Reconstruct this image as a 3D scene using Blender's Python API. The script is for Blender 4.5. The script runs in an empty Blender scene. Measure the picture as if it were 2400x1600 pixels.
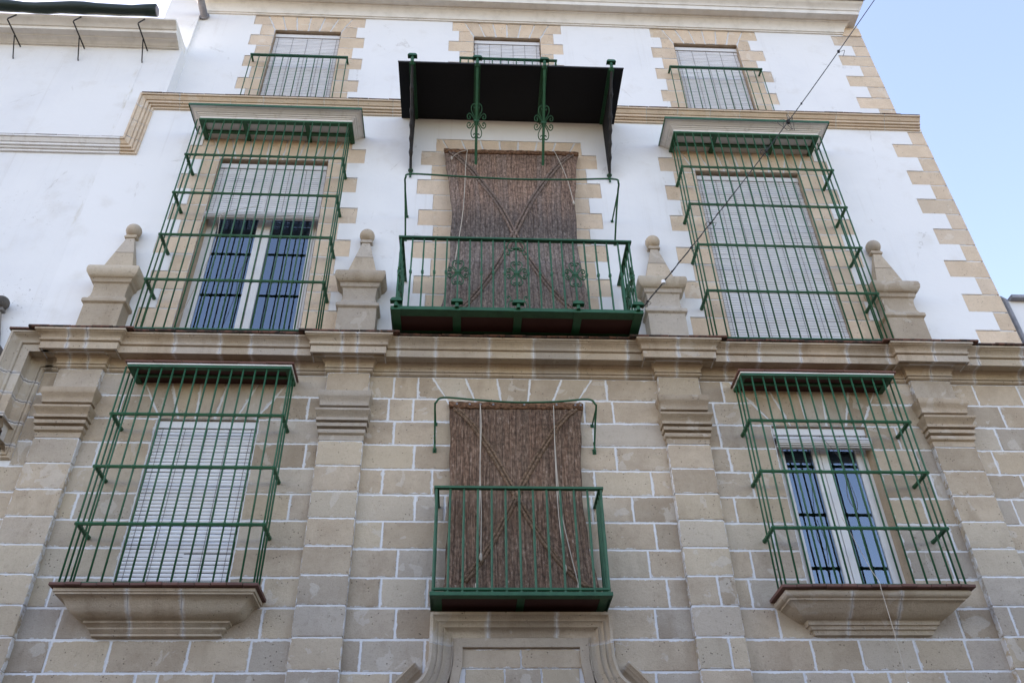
import bpy, math, random
from mathutils import Vector, Matrix
RND = random.Random(7)
CABLE_END = (5.33, -1.9, 12.213)
S = bpy.context.scene

# ------------------------------------------------------------------ camera, sky, sun, exposure
cd = bpy.data.cameras.new('camera'); cam = bpy.data.objects.new('camera', cd); S.collection.objects.link(cam); S.camera = cam
pit, yaw, rol = math.radians(37.784), math.radians(3.525), math.radians(-1.2446)
fw = Vector((math.sin(yaw)*math.cos(pit), math.cos(yaw)*math.cos(pit), math.sin(pit)))
rt = Vector((math.cos(yaw), -math.sin(yaw), 0)); up = rt.cross(fw)
r2 = rt*math.cos(rol)+up*math.sin(rol); u2 = -rt*math.sin(rol)+up*math.cos(rol)
mw = Matrix((r2, u2, -fw)).transposed().to_4x4(); mw.translation = Vector((0, -8, 1.6)); cam.matrix_world = mw
cd.sensor_width = 36; cd.lens = 2029/2400*36; cd.clip_end = 2000; cd.clip_start = .05

SUN_EL, SUN_AZ = 37, -70          # azimuth measured from +Y (behind the house) towards +X
w = bpy.data.worlds.new('World'); S.world = w; w.use_nodes = True
nt = w.node_tree; bg = nt.nodes['Background']; sky = nt.nodes.new('ShaderNodeTexSky')
sky.sky_type = 'NISHITA'; sky.sun_disc = False; sky.sun_elevation = math.radians(SUN_EL); sky.sun_rotation = math.radians(SUN_AZ)
sky.air_density = 1.0; sky.dust_density = 1.0; sky.ozone_density = 1.0; sky.altitude = 50
nt.links.new(sky.outputs[0], bg.inputs[0]); bg.inputs[1].default_value = .13
sd = bpy.data.lights.new('sun', 'SUN'); sd.energy = 4.2; sd.angle = math.radians(.53); sd.color = (1, .93, .82)
so = bpy.data.objects.new('sun', sd); S.collection.objects.link(so)
a, e = math.radians(SUN_AZ), math.radians(SUN_EL)
so.rotation_euler = Vector((math.sin(a)*math.cos(e), math.cos(a)*math.cos(e), math.sin(e))).to_track_quat('Z', 'Y').to_euler()
so.location = (0, 10, 30)
S.view_settings.view_transform = 'Standard'; S.view_settings.look = 'None'; S.view_settings.gamma = 1; S.view_settings.exposure = 2.16
S.view_settings.use_white_balance = True; S.view_settings.white_balance_temperature = 7500; S.view_settings.white_balance_tint = 20

# ------------------------------------------------------------------ materials
class NT:
    def __init__(s, name):
        s.m = bpy.data.materials.new(name); s.m.use_nodes = True; s.t = s.m.node_tree; s.b = s.t.nodes['Principled BSDF']
    def n(s, typ, **k):
        nd = s.t.nodes.new('ShaderNode'+typ)
        for a, v in k.items(): setattr(nd, a, v)
        return nd
    def put(s, sock, v):
        if hasattr(v, 'is_linked') or isinstance(v, bpy.types.NodeSocket): s.t.links.new(v, sock)
        else: sock.default_value = v
    def math(s, op, a, b=0., c=None, clamp=False):
        nd = s.n('Math', operation=op, use_clamp=clamp); s.put(nd.inputs[0], a); s.put(nd.inputs[1], b)
        if c is not None: s.put(nd.inputs[2], c)
        return nd.outputs[0]
    def mix(s, f, a, b, mode='MIX'):
        nd = s.n('MixRGB', blend_type=mode); s.put(nd.inputs[0], f)
        for i, v in ((1, a), (2, b)): s.put(nd.inputs[i], (*v, 1) if isinstance(v, tuple) and len(v) == 3 else v)
        return nd.outputs[0]
    def noise(s, vec, scale, detail=4, rough=.6, dist=0):
        nd = s.n('TexNoise'); s.put(nd.inputs['Vector'], vec); nd.inputs['Scale'].default_value = scale; nd.inputs['Detail'].default_value = detail
        nd.inputs['Roughness'].default_value = rough; nd.inputs['Distortion'].default_value = dist
        return nd.outputs[0]
    def ss(s, x, lo, hi):
        nd = s.n('MapRange', interpolation_type='SMOOTHSTEP'); s.put(nd.inputs[0], x); nd.inputs[1].default_value = lo; nd.inputs[2].default_value = hi
        return nd.outputs[0]
    def vscale(s, v, k):
        nd = s.n('VectorMath', operation='MULTIPLY'); s.put(nd.inputs[0], v); nd.inputs[1].default_value = k; return nd.outputs[0]
    def bump(s, h, strength, dist):
        nd = s.n('Bump'); s.put(nd.inputs['Height'], h); nd.inputs['Strength'].default_value = strength; nd.inputs['Distance'].default_value = dist
        s.t.links.new(nd.outputs[0], s.b.inputs['Normal'])
    def objvec(s, shift=True):
        tc = s.n('TexCoord').outputs['Object']
        if not shift: return tc
        oi = s.n('ObjectInfo'); r = s.math('MULTIPLY', oi.outputs['Random'], 97.3)
        cb = s.n('CombineXYZ'); s.put(cb.inputs[0], r); s.put(cb.inputs[1], s.math('MULTIPLY', oi.outputs['Random'], 31.7)); s.put(cb.inputs[2], s.math('MULTIPLY', oi.outputs['Random'], 53.1))
        ad = s.n('VectorMath', operation='ADD'); s.put(ad.inputs[0], tc); s.put(ad.inputs[1], cb.outputs[0]); return ad.outputs[0]
    def rnd(s, k=1.):
        oi = s.n('ObjectInfo'); return s.math('FRACT', s.math('MULTIPLY', oi.outputs['Random'], k))
    def end(s, col, rough=.85, spec=.3, metal=0.):
        s.put(s.b.inputs['Base Color'], (*col, 1) if isinstance(col, tuple) else col); s.put(s.b.inputs['Roughness'], rough)
        s.b.inputs['Specular IOR Level'].default_value = spec; s.b.inputs['Metallic'].default_value = metal
        return s.m

MORTAR = (.70, .70, .70)
def stone_mat(name, ca, cb, cpale, joint=True, grime=.25, var=1., soft=False):
    m = NT(name); v = m.objvec()
    n1 = m.noise(v, 2.2, 7, .66, .3); n2 = m.noise(v, 95, 3, .75); n3 = m.noise(v, 4.2, 4, .5, .6); n4 = m.noise(v, 17, 6, .75)
    col = m.mix(m.ss(n1, .30, .70), ca, cb)
    col = m.mix(m.math('MULTIPLY', m.ss(m.rnd(17.31), .25, 1.), .34*var), col, (.16, .125, .09))      # darker, browner blocks
    col = m.mix(m.math('MULTIPLY', m.ss(m.rnd(41.7), .4, 1.), .38*var), col, (.47, .455, .43))         # greyer blocks
    col = m.mix(m.math('MULTIPLY', m.ss(m.rnd(63.9), .55, 1.), .40*var), col, (.60, .50, .36))         # honey coloured blocks
    st = m.ss(m.noise(m.vscale(v, (1, 1, .35)), 3.1, 5, .6), .52, .72)                             # soft brown run-off
    col = m.mix(m.math('MULTIPLY', st, grime), col, (.23, .165, .105))
    sm = m.math('MULTIPLY', m.ss(m.math('ADD', n3, m.math('MULTIPLY', m.rnd(7.9), .12)), .70, .73), .36)
    col = m.mix(sm, col, cpale)                                                                    # lime smears from re-pointing
    col = m.mix(m.math('MULTIPLY', m.ss(n4, .54, .74), grime*.9), col, (.17, .13, .095))
    col = m.mix(m.math('MULTIPLY', m.ss(n2, .56, .74), .42), col, (.15, .12, .09))
    col = m.mix(m.math('MULTIPLY', m.math('SUBTRACT', 1, m.ss(n2, .26, .42)), .30), col, (.70, .64, .55))
    pv = m.n('TexVoronoi'); m.put(pv.inputs['Vector'], v); pv.inputs['Scale'].default_value = 26
    pit = m.math('MULTIPLY', m.math('SUBTRACT', 1, m.ss(pv.outputs['Distance'], .10, .20)), m.ss(m.noise(v, 6, 2, .5), .52, .62))
    col = m.mix(m.math('MULTIPLY', pit, .75), col, (.10, .08, .06))
    h = m.math('SUBTRACT', m.math('ADD', m.math('MULTIPLY', n2, .45), m.math('ADD', n4, n1)), m.math('MULTIPLY', pit, 1.2))
    if joint:
        at = m.n('Attribute', attribute_name='edge').outputs['Fac']
        e = m.math('ADD', at, m.math('MULTIPLY', m.math('SUBTRACT', m.noise(v, 9, 6, .75), .5), 1.9))
        e = m.math('MULTIPLY', m.ss(e, .30, 1.05), .70) if soft else m.ss(e, .88, 1.02)
        col = m.mix(m.math('MULTIPLY', e, .85), col, MORTAR)
    m.bump(h, .7, .016)
    return m.end(col, .94, .12)
M = {}
M['ashlar'] = stone_mat('ashlar_stone', (.555, .450, .335), (.43, .335, .243), (.64, .59, .52), grime=.36)
M['moulding'] = stone_mat('moulded_stone', (.545, .44, .33), (.43, .34, .25), (.60, .55, .48), grime=.38, soft=True)
M['quoin'] = stone_mat('quoin_stone', (.79, .625, .465), (.68, .525, .38), (.78, .70, .60), grime=.16, var=.45)
M['reveal'] = stone_mat('reveal_stone', (.50, .38, .27), (.42, .32, .23), (.55, .48, .40), joint=False)
M['finial'] = stone_mat('finial_stone', (.58, .475, .36), (.48, .39, .295), (.60, .54, .46), joint=False, grime=.4)
M['oldstone'] = stone_mat('blackened_stone', (.15, .135, .12), (.07, .065, .06), (.25, .23, .2), joint=False, grime=.5)

m = NT('mortar'); v = m.objvec(False); n = m.noise(v, 30, 5, .7)
m.bump(n, .6, .01); M['mortar'] = m.end(m.mix(n, (.64, .64, .64), (.74, .74, .74)), .95, .1)

def plaster_mat(name, base, speck):
    m = NT(name); v = m.objvec(False)
    n1 = m.noise(v, .55, 5, .6); n2 = m.noise(v, 22, 5, .7); n3 = m.noise(v, 2.3, 4, .6)
    col = m.mix(m.math('MULTIPLY', m.ss(n1, .42, .72), .55), base, (base[0]*.86, base[1]*.87, base[2]*.9))
    col = m.mix(m.math('MULTIPLY', m.ss(n3, .54, .78), .26), col, (.55, .50, .43))
    rain = m.ss(m.noise(m.vscale(v, (7, 1, .16)), 1.6, 6, .7), .54, .80)
    col = m.mix(m.math('MULTIPLY', m.math('MULTIPLY', rain, m.ss(n1, .38, .6)), .34), col, (.50, .46, .40))
    cv = m.n('TexVoronoi', feature='DISTANCE_TO_EDGE'); m.put(cv.inputs['Vector'], m.vscale(v, (1, 1, .7))); cv.inputs['Scale'].default_value = .55
    wig = m.math('ADD', cv.outputs['Distance'], m.math('MULTIPLY', m.math('SUBTRACT', m.noise(v, 6, 4, .7), .5), .05))
    crk = m.math('MULTIPLY', m.math('SUBTRACT', 1, m.ss(m.math('ABSOLUTE', wig), .0008, .0035)), m.ss(n3, .50, .62))
    col = m.mix(m.math('MULTIPLY', crk, .35), col, (.42, .39, .35))
    if speck:
        sp = m.ss(m.noise(m.vscale(v, (1, 1, 1.6)), 16, 7, .78), .60, .64)
        zz = m.n('SeparateXYZ'); m.put(zz.inputs[0], v)
        reg = m.math('MULTIPLY', m.ss(m.noise(v, .9, 2, .5), .40, .56), m.math('SUBTRACT', 1, m.ss(zz.outputs[2], 8.6, 11.2)))
        sp = m.math('MULTIPLY', sp, reg)
        col = m.mix(m.math('MULTIPLY', sp, .8), col, (.20, .17, .14))
        # rust and water run below the awning irons
        for x0, z1, z0 in ((-5.11, 13.25, 9.2), (-7.05, 13.2, 12.2)):
            dx = m.math('SUBTRACT', m.math('ABSOLUTE', m.math('SUBTRACT', m.math('ADD', zz.outputs[0], m.math('MULTIPLY', m.math('SUBTRACT', n3, .5), .05)), x0)), 0)
            band = m.math('SUBTRACT', 1, m.ss(dx, .008, .06))
            rng = m.math('MULTIPLY', m.ss(zz.outputs[2], z0, z0+.9), m.math('SUBTRACT', 1, m.ss(zz.outputs[2], z1-.05, z1)))
            st = m.math('MULTIPLY', m.math('MULTIPLY', band, rng), m.ss(m.noise(m.vscale(v, (3, 1, .8)), 3, 6, .75), .50, .72))
            col = m.mix(m.math('MULTIPLY', st, .5), col, (.46, .39, .24))
    m.bump(m.math('ADD', m.math('MULTIPLY', n2, .35), m.math('MULTIPLY', n3, 1.2)), .35, .014 if not speck else .024)
    return m.end(col, .93, .12)
M['plaster'] = plaster_mat('white_limewash', (.80, .80, .79), False)
M['oldplaster'] = plaster_mat('old_white_limewash', (.78, .78, .77), True)
m = NT('cream_stucco'); v = m.objvec(False); n = m.noise(v, 5, 5, .65); m.bump(n, .3, .01)
M['stucco'] = m.end(m.mix(m.ss(n, .4, .75), (.80, .77, .71), (.68, .65, .59)), .9, .15)
m = NT('white_stucco_moulding'); v = m.objvec(False); n = m.noise(m.vscale(v, (1, 1, .5)), 9, 5, .7); m.bump(n, .3, .008)
M['hoodwhite'] = m.end(m.mix(m.ss(n, .5, .8), (.80, .79, .77), (.60, .57, .53)), .9, .15)
m = NT('grey_render'); v = m.objvec(False); n = m.noise(v, 6, 5, .7)
M['greyrender'] = m.end(m.mix(n, (.44, .43, .42), (.58, .57, .56)), .9, .15)

def metal_mat(name, c1, c2, rough=.42):
    m = NT(name); v = m.objvec(); n = m.noise(v, 9, 5, .7); n2 = m.noise(v, 55, 3, .7)
    m.bump(n2, .18, .003)
    col = m.mix(m.ss(n, .38, .68), c1, c2)
    col = m.mix(m.math('MULTIPLY', m.ss(m.noise(v, 26, 6, .8), .66, .74), .55), col, (.07, .035, .02))
    return m.end(col, m.math('ADD', rough, m.math('MULTIPLY', n, .2)), .4)
M['green'] = metal_mat('green_painted_iron', (.013, .098, .042), (.0095, .074, .033))
M['blackiron'] = metal_mat('dark_iron', (.014, .014, .015), (.03, .026, .022), .6)
M['darksheet'] = metal_mat('near_black_sheet', (.006, .007, .010), (.008, .009, .012), .75)
M['zinc'] = metal_mat('grey_zinc', (.20, .20, .22), (.27, .27, .29), .4)
m = NT('red_oxide_board'); v = m.objvec(); n = m.noise(m.vscale(v, (1, 3, 1)), 5, 5, .65)
M['redboard'] = m.end(m.mix(n, (.070, .024, .019), (.045, .017, .014)), .7, .25)
m = NT('terracotta_tile'); v = m.objvec(); n = m.noise(v, 12, 5, .7); m.bump(n, .3, .006)
c = m.mix(m.rnd(13.3), (.19, .095, .075), (.14, .075, .062)); M['terra'] = m.end(m.mix(m.math('MULTIPLY', m.ss(n, .5, .75), .6), c, (.10, .08, .07)), .85, .2)
m = NT('weathered_ledge_tile'); v = m.objvec(); n = m.noise(v, 7, 6, .75); m.bump(n, .5, .012)
c = m.mix(m.ss(n, .44, .58), (.055, .042, .036), (.17, .085, .062)); c = m.mix(m.ss(m.noise(v, 19, 5, .8), .63, .70), c, (.34, .31, .27)); M['ledge'] = m.end(c, .95, .1)
m = NT('white_paint'); v = m.objvec(); n = m.noise(m.vscale(v, (8, 8, 1)), 6, 4, .6); M['whitepaint'] = m.end(m.mix(n, (.74, .74, .73), (.64, .63, .61)), .5, .4)
m = NT('white_plastic_slat'); v = m.objvec(False); n = m.noise(m.vscale(v, (.6, 1, 9)), 3, 4, .6)
M['slat'] = m.end(m.mix(m.ss(n, .35, .7), (.78, .78, .79), (.68, .68, .69)), .45, .4)
m = NT('blind_cord'); M['cord'] = m.end((.09, .085, .08), .9, .1)
m = NT('pale_rope'); v = m.objvec(); n = m.noise(v, 90, 3, .7); M['rope'] = m.end(m.mix(n, (.55, .50, .43), (.38, .33, .27)), .95, .1)
m = NT('black_rubber'); M['rubber'] = m.end((.012, .012, .013), .55, .4)
m = NT('dark_tarpaulin'); v = m.objvec(False); n = m.noise(m.vscale(v, (.4, 4, 4)), 4, 5, .6); m.bump(n, .5, .03); M['tarp'] = m.end(m.mix(n, (.008, .020, .015), (.014, .030, .024)), .55, .4)
m = NT('white_plastic'); M['plastic'] = m.end((.8, .8, .78), .4, .5)
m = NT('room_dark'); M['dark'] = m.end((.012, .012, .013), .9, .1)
m = NT('door_wood_and_blind_shade'); v = m.objvec(); n = m.noise(m.vscale(v, (9, 9, .7)), 5, 5, .6); M['wood_and_shade'] = m.end(m.mix(n, (.09, .05, .03), (.05, .03, .02)), .6, .3)
m = NT('net_curtain'); v = m.objvec(False); n = m.noise(m.vscale(v, (14, 14, .2)), 3, 3, .5); M['curtain'] = m.end(m.mix(n, (.78, .84, .86), (.88, .91, .92)), .9, .1)

def glass_mat():
    m = NT('window_glass'); t = m.t; out = t.nodes['Material Output']
    gl = m.n('BsdfGlossy'); gl.inputs['Roughness'].default_value = .015; gl.inputs['Color'].default_value = (.72, .86, 1, 1)
    tr = m.n('BsdfTransparent'); tr.inputs['Color'].default_value = (.80, .84, .86, 1)
    fr = m.n('Fresnel'); fr.inputs['IOR'].default_value = 2.7
    mx = m.n('MixShader'); t.links.new(fr.outputs[0], mx.inputs[0]); t.links.new(tr.outputs[0], mx.inputs[1]); t.links.new(gl.outputs[0], mx.inputs[2])
    v = m.objvec(); bn = m.n('Bump'); m.put(bn.inputs['Height'], m.noise(v, 1.3, 2, .5)); bn.inputs['Strength'].default_value = .10; bn.inputs['Distance'].default_value = .02
    t.links.new(bn.outputs[0], gl.inputs['Normal'])
    t.links.new(mx.outputs[0], out.inputs[0]); return m.m
M['glass'] = glass_mat()

def mat_mat(name, ca, cb, cdark, band):
    m = NT(name); uv = m.n('UVMap').outputs[0]; sp = m.n('SeparateXYZ'); m.put(sp.inputs[0], uv); U, V = sp.outputs[0], sp.outputs[1]
    ob = m.n('TexCoord').outputs['Object']; oz = m.n('SeparateXYZ'); m.put(oz.inputs[0], ob)
    ch = m.math('ADD', m.math('MULTIPLY', V, 46.), m.math('MULTIPLY', m.math('ABSOLUTE', m.math('SUBTRACT', U, .5)), 3.4))
    wv = m.math('PINGPONG', ch, .5)
    n1 = m.noise(ob, 1.1, 4, .6); n2 = m.noise(m.vscale(ob, (1, 1, .45)), 42, 4, .75); n3 = m.noise(m.vscale(ob, (5, 1, .22)), 3, 4, .6)
    tone = m.mix(m.ss(n3, .35, .65), ca, cb)
    sk = m.noise(m.vscale(ob, (60, 1, 2.2)), 1.6, 4, .65)
    tone = m.mix(m.math('MULTIPLY', m.ss(sk, .46, .62), .62), tone, (.075, .05, .038))
    tone = m.mix(m.math('MULTIPLY', m.math('SUBTRACT', 1, m.ss(sk, .36, .47)), .45), tone, (.50, .38, .29))
    tone = m.mix(m.math('MULTIPLY', m.ss(m.rnd(5.7), .2, 1.), .35), tone, cdark)
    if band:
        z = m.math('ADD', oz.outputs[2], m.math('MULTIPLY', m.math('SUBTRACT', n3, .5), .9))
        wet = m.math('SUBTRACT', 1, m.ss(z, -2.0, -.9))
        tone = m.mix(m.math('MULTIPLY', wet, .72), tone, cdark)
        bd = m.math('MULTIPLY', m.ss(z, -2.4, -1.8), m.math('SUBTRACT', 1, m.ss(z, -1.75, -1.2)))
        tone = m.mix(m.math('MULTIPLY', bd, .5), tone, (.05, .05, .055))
    col = m.mix(m.ss(n2, .30, .62), m.mix(.75, tone, (.03, .022, .018)), tone)
    col = m.mix(m.math('MULTIPLY', m.ss(n2, .58, .74), .62), col, (.62, .53, .45))
    col = m.mix(m.math('MULTIPLY', m.ss(wv, .34, .5), .55), col, (.04, .03, .024))
    gap = m.ss(m.math('ABSOLUTE', m.math('SUBTRACT', U, .5)), .40, .5)
    col = m.mix(m.math('MULTIPLY', gap, .30), col, (.05, .037, .03))
    m.bump(m.math('ADD', m.math('SUBTRACT', n2, wv), m.math('MULTIPLY', gap, -1.)), .9, .01)
    return m.end(col, .95, .08)
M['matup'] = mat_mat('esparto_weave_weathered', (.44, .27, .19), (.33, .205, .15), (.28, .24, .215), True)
M['matlow'] = mat_mat('esparto_weave_brown', (.30, .175, .115), (.23, .14, .095), (.23, .165, .12), False)
m = NT('esparto_hem'); v = m.objvec(False); n = m.noise(m.vscale(v, (1, 1, 2.)), 26, 5, .8); m.bump(n, 1., .02); M['hem'] = m.end(m.mix(m.ss(n, .35, .65), (.06, .034, .022), (.30, .16, .095)), .95, .1)

# ------------------------------------------------------------------ mesh helpers
COL = S.collection
def link(name, me, parent=None, loc=None):
    o = bpy.data.objects.new(name, me); COL.objects.link(o)
    if loc is not None: o.location = loc
    if parent is not None: o.parent = parent
    return o
def empty(name, loc=(0, 0, 0), parent=None):
    o = bpy.data.objects.new(name, None); COL.objects.link(o); o.location = loc; o.empty_display_size = .2
    if parent is not None: o.parent = parent
    return o
def tag(o, label, cat, group=None, kind=None):
    if label: o['label'] = label
    if cat: o['category'] = cat
    if group: o['group'] = group
    if kind: o['kind'] = kind
    return o
class MB:
    def __init__(s): s.v = []; s.f = []; s.a = []; s.uv = None
    def add(s, vs, fs, at=0.):
        b = len(s.v); s.v += [tuple(p) for p in vs]; s.f += [tuple(i+b for i in f) for f in fs]; s.a += ([at]*len(vs) if not isinstance(at, list) else at)
    def box(s, x0, x1, y0, y1, z0, z1):
        s.add([(x0, y0, z0), (x1, y0, z0), (x1, y1, z0), (x0, y1, z0), (x0, y0, z1), (x1, y0, z1), (x1, y1, z1), (x0, y1, z1)],
              [(0, 3, 2, 1), (4, 5, 6, 7), (0, 1, 5, 4), (1, 2, 6, 5), (2, 3, 7, 6), (3, 0, 4, 7)])
    def bbox(s, x0, x1, y0, y1, z0, z1, b=.004):       # box with chamfered front edges (front = -y)
        o = [(x0, y1, z0), (x1, y1, z0), (x1, y1, z1), (x0, y1, z1), (x0, y0+b, z0), (x1, y0+b, z0), (x1, y0+b, z1), (x0, y0+b, z1),
             (x0+b, y0, z0+b), (x1-b, y0, z0+b), (x1-b, y0, z1-b), (x0+b, y0, z1-b)]
        s.add(o, [(3, 2, 1, 0), (0, 1, 5, 4), (1, 2, 6, 5), (2, 3, 7, 6), (3, 0, 4, 7), (4, 5, 9, 8), (5, 6, 10, 9), (6, 7, 11, 10), (7, 4, 8, 11), (8, 9, 10, 11)])
    def tube(s, pts, r, n=6, rot=0., flat=None):
        pts = [Vector(p) for p in pts]; rs = r if isinstance(r, (list, tuple)) else [r]*len(pts)
        prev = None; rings = []
        for i, p in enumerate(pts):
            d = (pts[min(i+1, len(pts)-1)]-pts[max(i-1, 0)]).normalized()
            if prev is None:
                q = Vector((0, 1, 0)) if abs(d.y) < .9 else Vector((1, 0, 0)); a = d.cross(q).normalized()
            else:
                a = (prev-d*prev.dot(d)); a = a.normalized() if a.length > 1e-6 else prev
            prev = a; b = d.cross(a)
            k = rs[i]; fb = k if flat is None else k*flat
            rings.append([p+a*(math.cos(rot+2*math.pi*j/n)*k)+b*(math.sin(rot+2*math.pi*j/n)*fb) for j in range(n)])
        vs = [q for R in rings for q in R]; fs = []
        for i in range(len(pts)-1):
            for j in range(n):
                fs.append((i*n+j, i*n+(j+1) % n, (i+1)*n+(j+1) % n, (i+1)*n+j))
        fs.append(tuple(range(n-1, -1, -1))); fs.append(tuple((len(pts)-1)*n+j for j in range(n)))
        s.add(vs, fs)
    def lathe(s, c, prof, n=12):
        vs = []; fs = []
        for r, z in prof: vs += [(c[0]+r*math.cos(2*math.pi*j/n), c[1]+r*math.sin(2*math.pi*j/n), c[2]+z) for j in range(n)]
        for i in range(len(prof)-1):
            for j in range(n): fs.append((i*n+j, i*n+(j+1) % n, (i+1)*n+(j+1) % n, (i+1)*n+j))
        fs.append(tuple(range(n-1, -1, -1))); fs.append(tuple((len(prof)-1)*n+j for j in range(n)))
        s.add(vs, fs)
    def mesh(s, name, mat, smooth=False):
        me = bpy.data.meshes.new(name); me.from_pydata(s.v, [], s.f); me.materials.append(mat)
        if any(s.a):
            at = me.attributes.new('edge', 'FLOAT', 'POINT'); at.data.foreach_set('value', s.a)
        if smooth:
            for p in me.polygons: p.use_smooth = True
        me.update(); return me
    def build(s, name, mat, parent=None, smooth=False, center=False):
        if center:
            n = len(s.v); c = tuple(sum(p[k] for p in s.v)/n for k in range(3)); s.v = [(p[0]-c[0], p[1]-c[1], p[2]-c[2]) for p in s.v]
            return link(name, s.mesh(name, mat, smooth), parent, c)
        return link(name, s.mesh(name, mat, smooth), parent)
def boxo(name, x0, x1, y0, y1, z0, z1, mat, parent=None, center=True):
    b = MB(); b.box(x0, x1, y0, y1, z0, z1); return b.build(name, mat, parent, center=center)
def smooth_by_angle(o, deg=35):
    me = o.data
    for p in me.polygons: p.use_smooth = True
    me.set_sharp_from_angle(angle=math.radians(deg)); return o
def cat(pts, k=6):                                     # Catmull-Rom
    out = []; P = [Vector(p) for p in pts]; n = len(P)
    for i in range(n-1):
        p0, p1, p2, p3 = P[max(i-1, 0)], P[i], P[i+1], P[min(i+2, n-1)]
        for j in range(k):
            t = j/k; out.append(.5*((2*p1)+(p2-p0)*t+(2*p0-5*p1+4*p2-p3)*t*t+(3*p1-p0-3*p2+p3)*t**3))
    out.append(P[-1]); return out
def inset(poly, d):                                    # convex polygon in (x,z), CCW
    n = len(poly); out = []
    for i in range(n):
        p0, p1, p2 = Vector(poly[i-1]), Vector(poly[i]), Vector(poly[(i+1) % n])
        e1 = (p1-p0).normalized(); e2 = (p2-p1).normalized(); n1 = Vector((-e1.y, e1.x)); n2 = Vector((-e2.y, e2.x))
        k = 1+n1.dot(n2); out.append(tuple(p1+(n1+n2)*(d/max(k, .3))))
    return out
def block(name, poly, yf, yb, mat, parent, bev=.005, band=.045, joint=True):
    """one dressed stone: convex outline in (x,z), front face at yf, chamfered, with an inner ring that carries the distance to the joint"""
    n = len(poly); yf += RND.uniform(-.0025, .0025)
    cx = sum(p[0] for p in poly)/n; cz = sum(p[1] for p in poly)/n
    a = poly; b = inset(poly, bev); sz = min(max(p[0] for p in poly)-min(p[0] for p in poly), max(p[1] for p in poly)-min(p[1] for p in poly))
    c = inset(poly, min(band, sz*.35)); rings = [(a, yb, 1.), (a, yf+bev*.8, 1.), (b, yf, .86), (c, yf-.0015, 0.)]
    m = MB(); vs = []; at = []; fs = []
    for pts, y, e in rings: vs += [(p[0]-cx, y-yf, p[1]-cz) for p in pts]; at += [e if joint else 0.]*n
    for r in range(3):
        for i in range(n): j = (i+1) % n; fs.append((r*n+i, r*n+j, (r+1)*n+j, (r+1)*n+i))
    fs.append(tuple(3*n+i for i in range(n)))
    m.add(vs, fs, at); return link(name, m.mesh(name, mat), parent, (cx, yf, cz))
def rblock(name, x0, x1, z0, z1, yf, yb, mat, parent, **k):
    return block(name, [(x0, z0), (x1, z0), (x1, z1), (x0, z1)], yf, yb, mat, parent, **k)
def panel(name, x0, x1, z0, z1, holes, yf, yb, mat, parent=None):
    """flat wall skin with rectangular openings, edges returned to yb"""
    xs = sorted({x0, x1, *[h[i] for h in holes for i in (0, 1) if x0 < h[i] < x1]}); zs = sorted({z0, z1, *[h[i] for h in holes for i in (2, 3) if z0 < h[i] < z1]})
    nx, nz = len(xs)-1, len(zs)-1
    def solid(i, j):
        if i < 0 or j < 0 or i >= nx or j >= nz: return False
        x, z = (xs[i]+xs[i+1])/2, (zs[j]+zs[j+1])/2
        return not any(h[0] < x < h[1] and h[2] < z < h[3] for h in holes)
    m = MB(); idx = {}
    def vid(x, y, z):
        k = (round(x, 5), y, round(z, 5))
        if k not in idx: idx[k] = len(m.v); m.v.append((x, y, z)); m.a.append(0.)
        return idx[k]
    for i in range(nx):
        for j in range(nz):
            if not solid(i, j): continue
            a, b, c, d = xs[i], xs[i+1], zs[j], zs[j+1]
            m.f.append((vid(a, yf, c), vid(b, yf, c), vid(b, yf, d), vid(a, yf, d)))
            if not solid(i-1, j): m.f.append((vid(a, yb, c), vid(a, yf, c), vid(a, yf, d), vid(a, yb, d)))
            if not solid(i+1, j): m.f.append((vid(b, yf, c), vid(b, yb, c), vid(b, yb, d), vid(b, yf, d)))
            if not solid(i, j-1): m.f.append((vid(a, yb, c), vid(b, yb, c), vid(b, yf, c), vid(a, yf, c)))
            if not solid(i, j+1): m.f.append((vid(a, yf, d), vid(b, yf, d), vid(b, yb, d), vid(a, yb, d)))
    return m.build(name, mat, parent)
def prof_piece(name, xl, xr, yface, yback, prof, mat, parent, retL=False, retR=False, xs=1., joint=True, smooth=True, gap=.0):
    """a length of moulding: profile (u outwards, z); an end is either returned (mitred) or cut square"""
    m = MB(); vs = []; at = []; fs = []; n = len(prof); cx = (xl+xr)/2; cz = prof[0][1]
    cols = []
    if retL: cols += [('ret', xl, -1, yback)]
    cols += [('f', xl, -1 if retL else 0, None)]
    if joint and not retL: cols += [('f', xl+.045, 0, None)]
    if joint and not retR: cols += [('f', xr-.045, 0, None)]
    cols += [('f', xr, 1 if retR else 0, None)]
    if retR: cols += [('ret', xr, 1, yback)]
    for ci, (k, x, sg, yb) in enumerate(cols):
        cut = (ci == 0 or ci == len(cols)-1) and k == 'f'
        for u, z in prof:
            vs.append((x+sg*u*xs-cx, (yb if k == 'ret' else yface-u)-yface, z-cz)); at.append(.95 if (cut and joint) else 0.)
    nc = len(cols)
    for c in range(nc-1):
        for i in range(n-1): fs.append((c*n+i, (c+1)*n+i, (c+1)*n+i+1, c*n+i+1))
    # cut ends: close with a back point column
    for c, x, cut in ((0, xl, not retL), (nc-1, xr, not retR)):
        if cut:
            b = len(vs); vs += [(x-cx, yback-yface, prof[-1][1]-cz), (x-cx, yback-yface, prof[0][1]-cz)]; at += [0., 0.]
            r = [c*n+i for i in range(n)]+[b, b+1]; fs.append(tuple(r if c == 0 else r[::-1]))
    m.add(vs, fs, at); o = link(name, m.mesh(name, mat), parent, (cx, yface, cz))
    if smooth: smooth_by_angle(o, 38)
    return o
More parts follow.
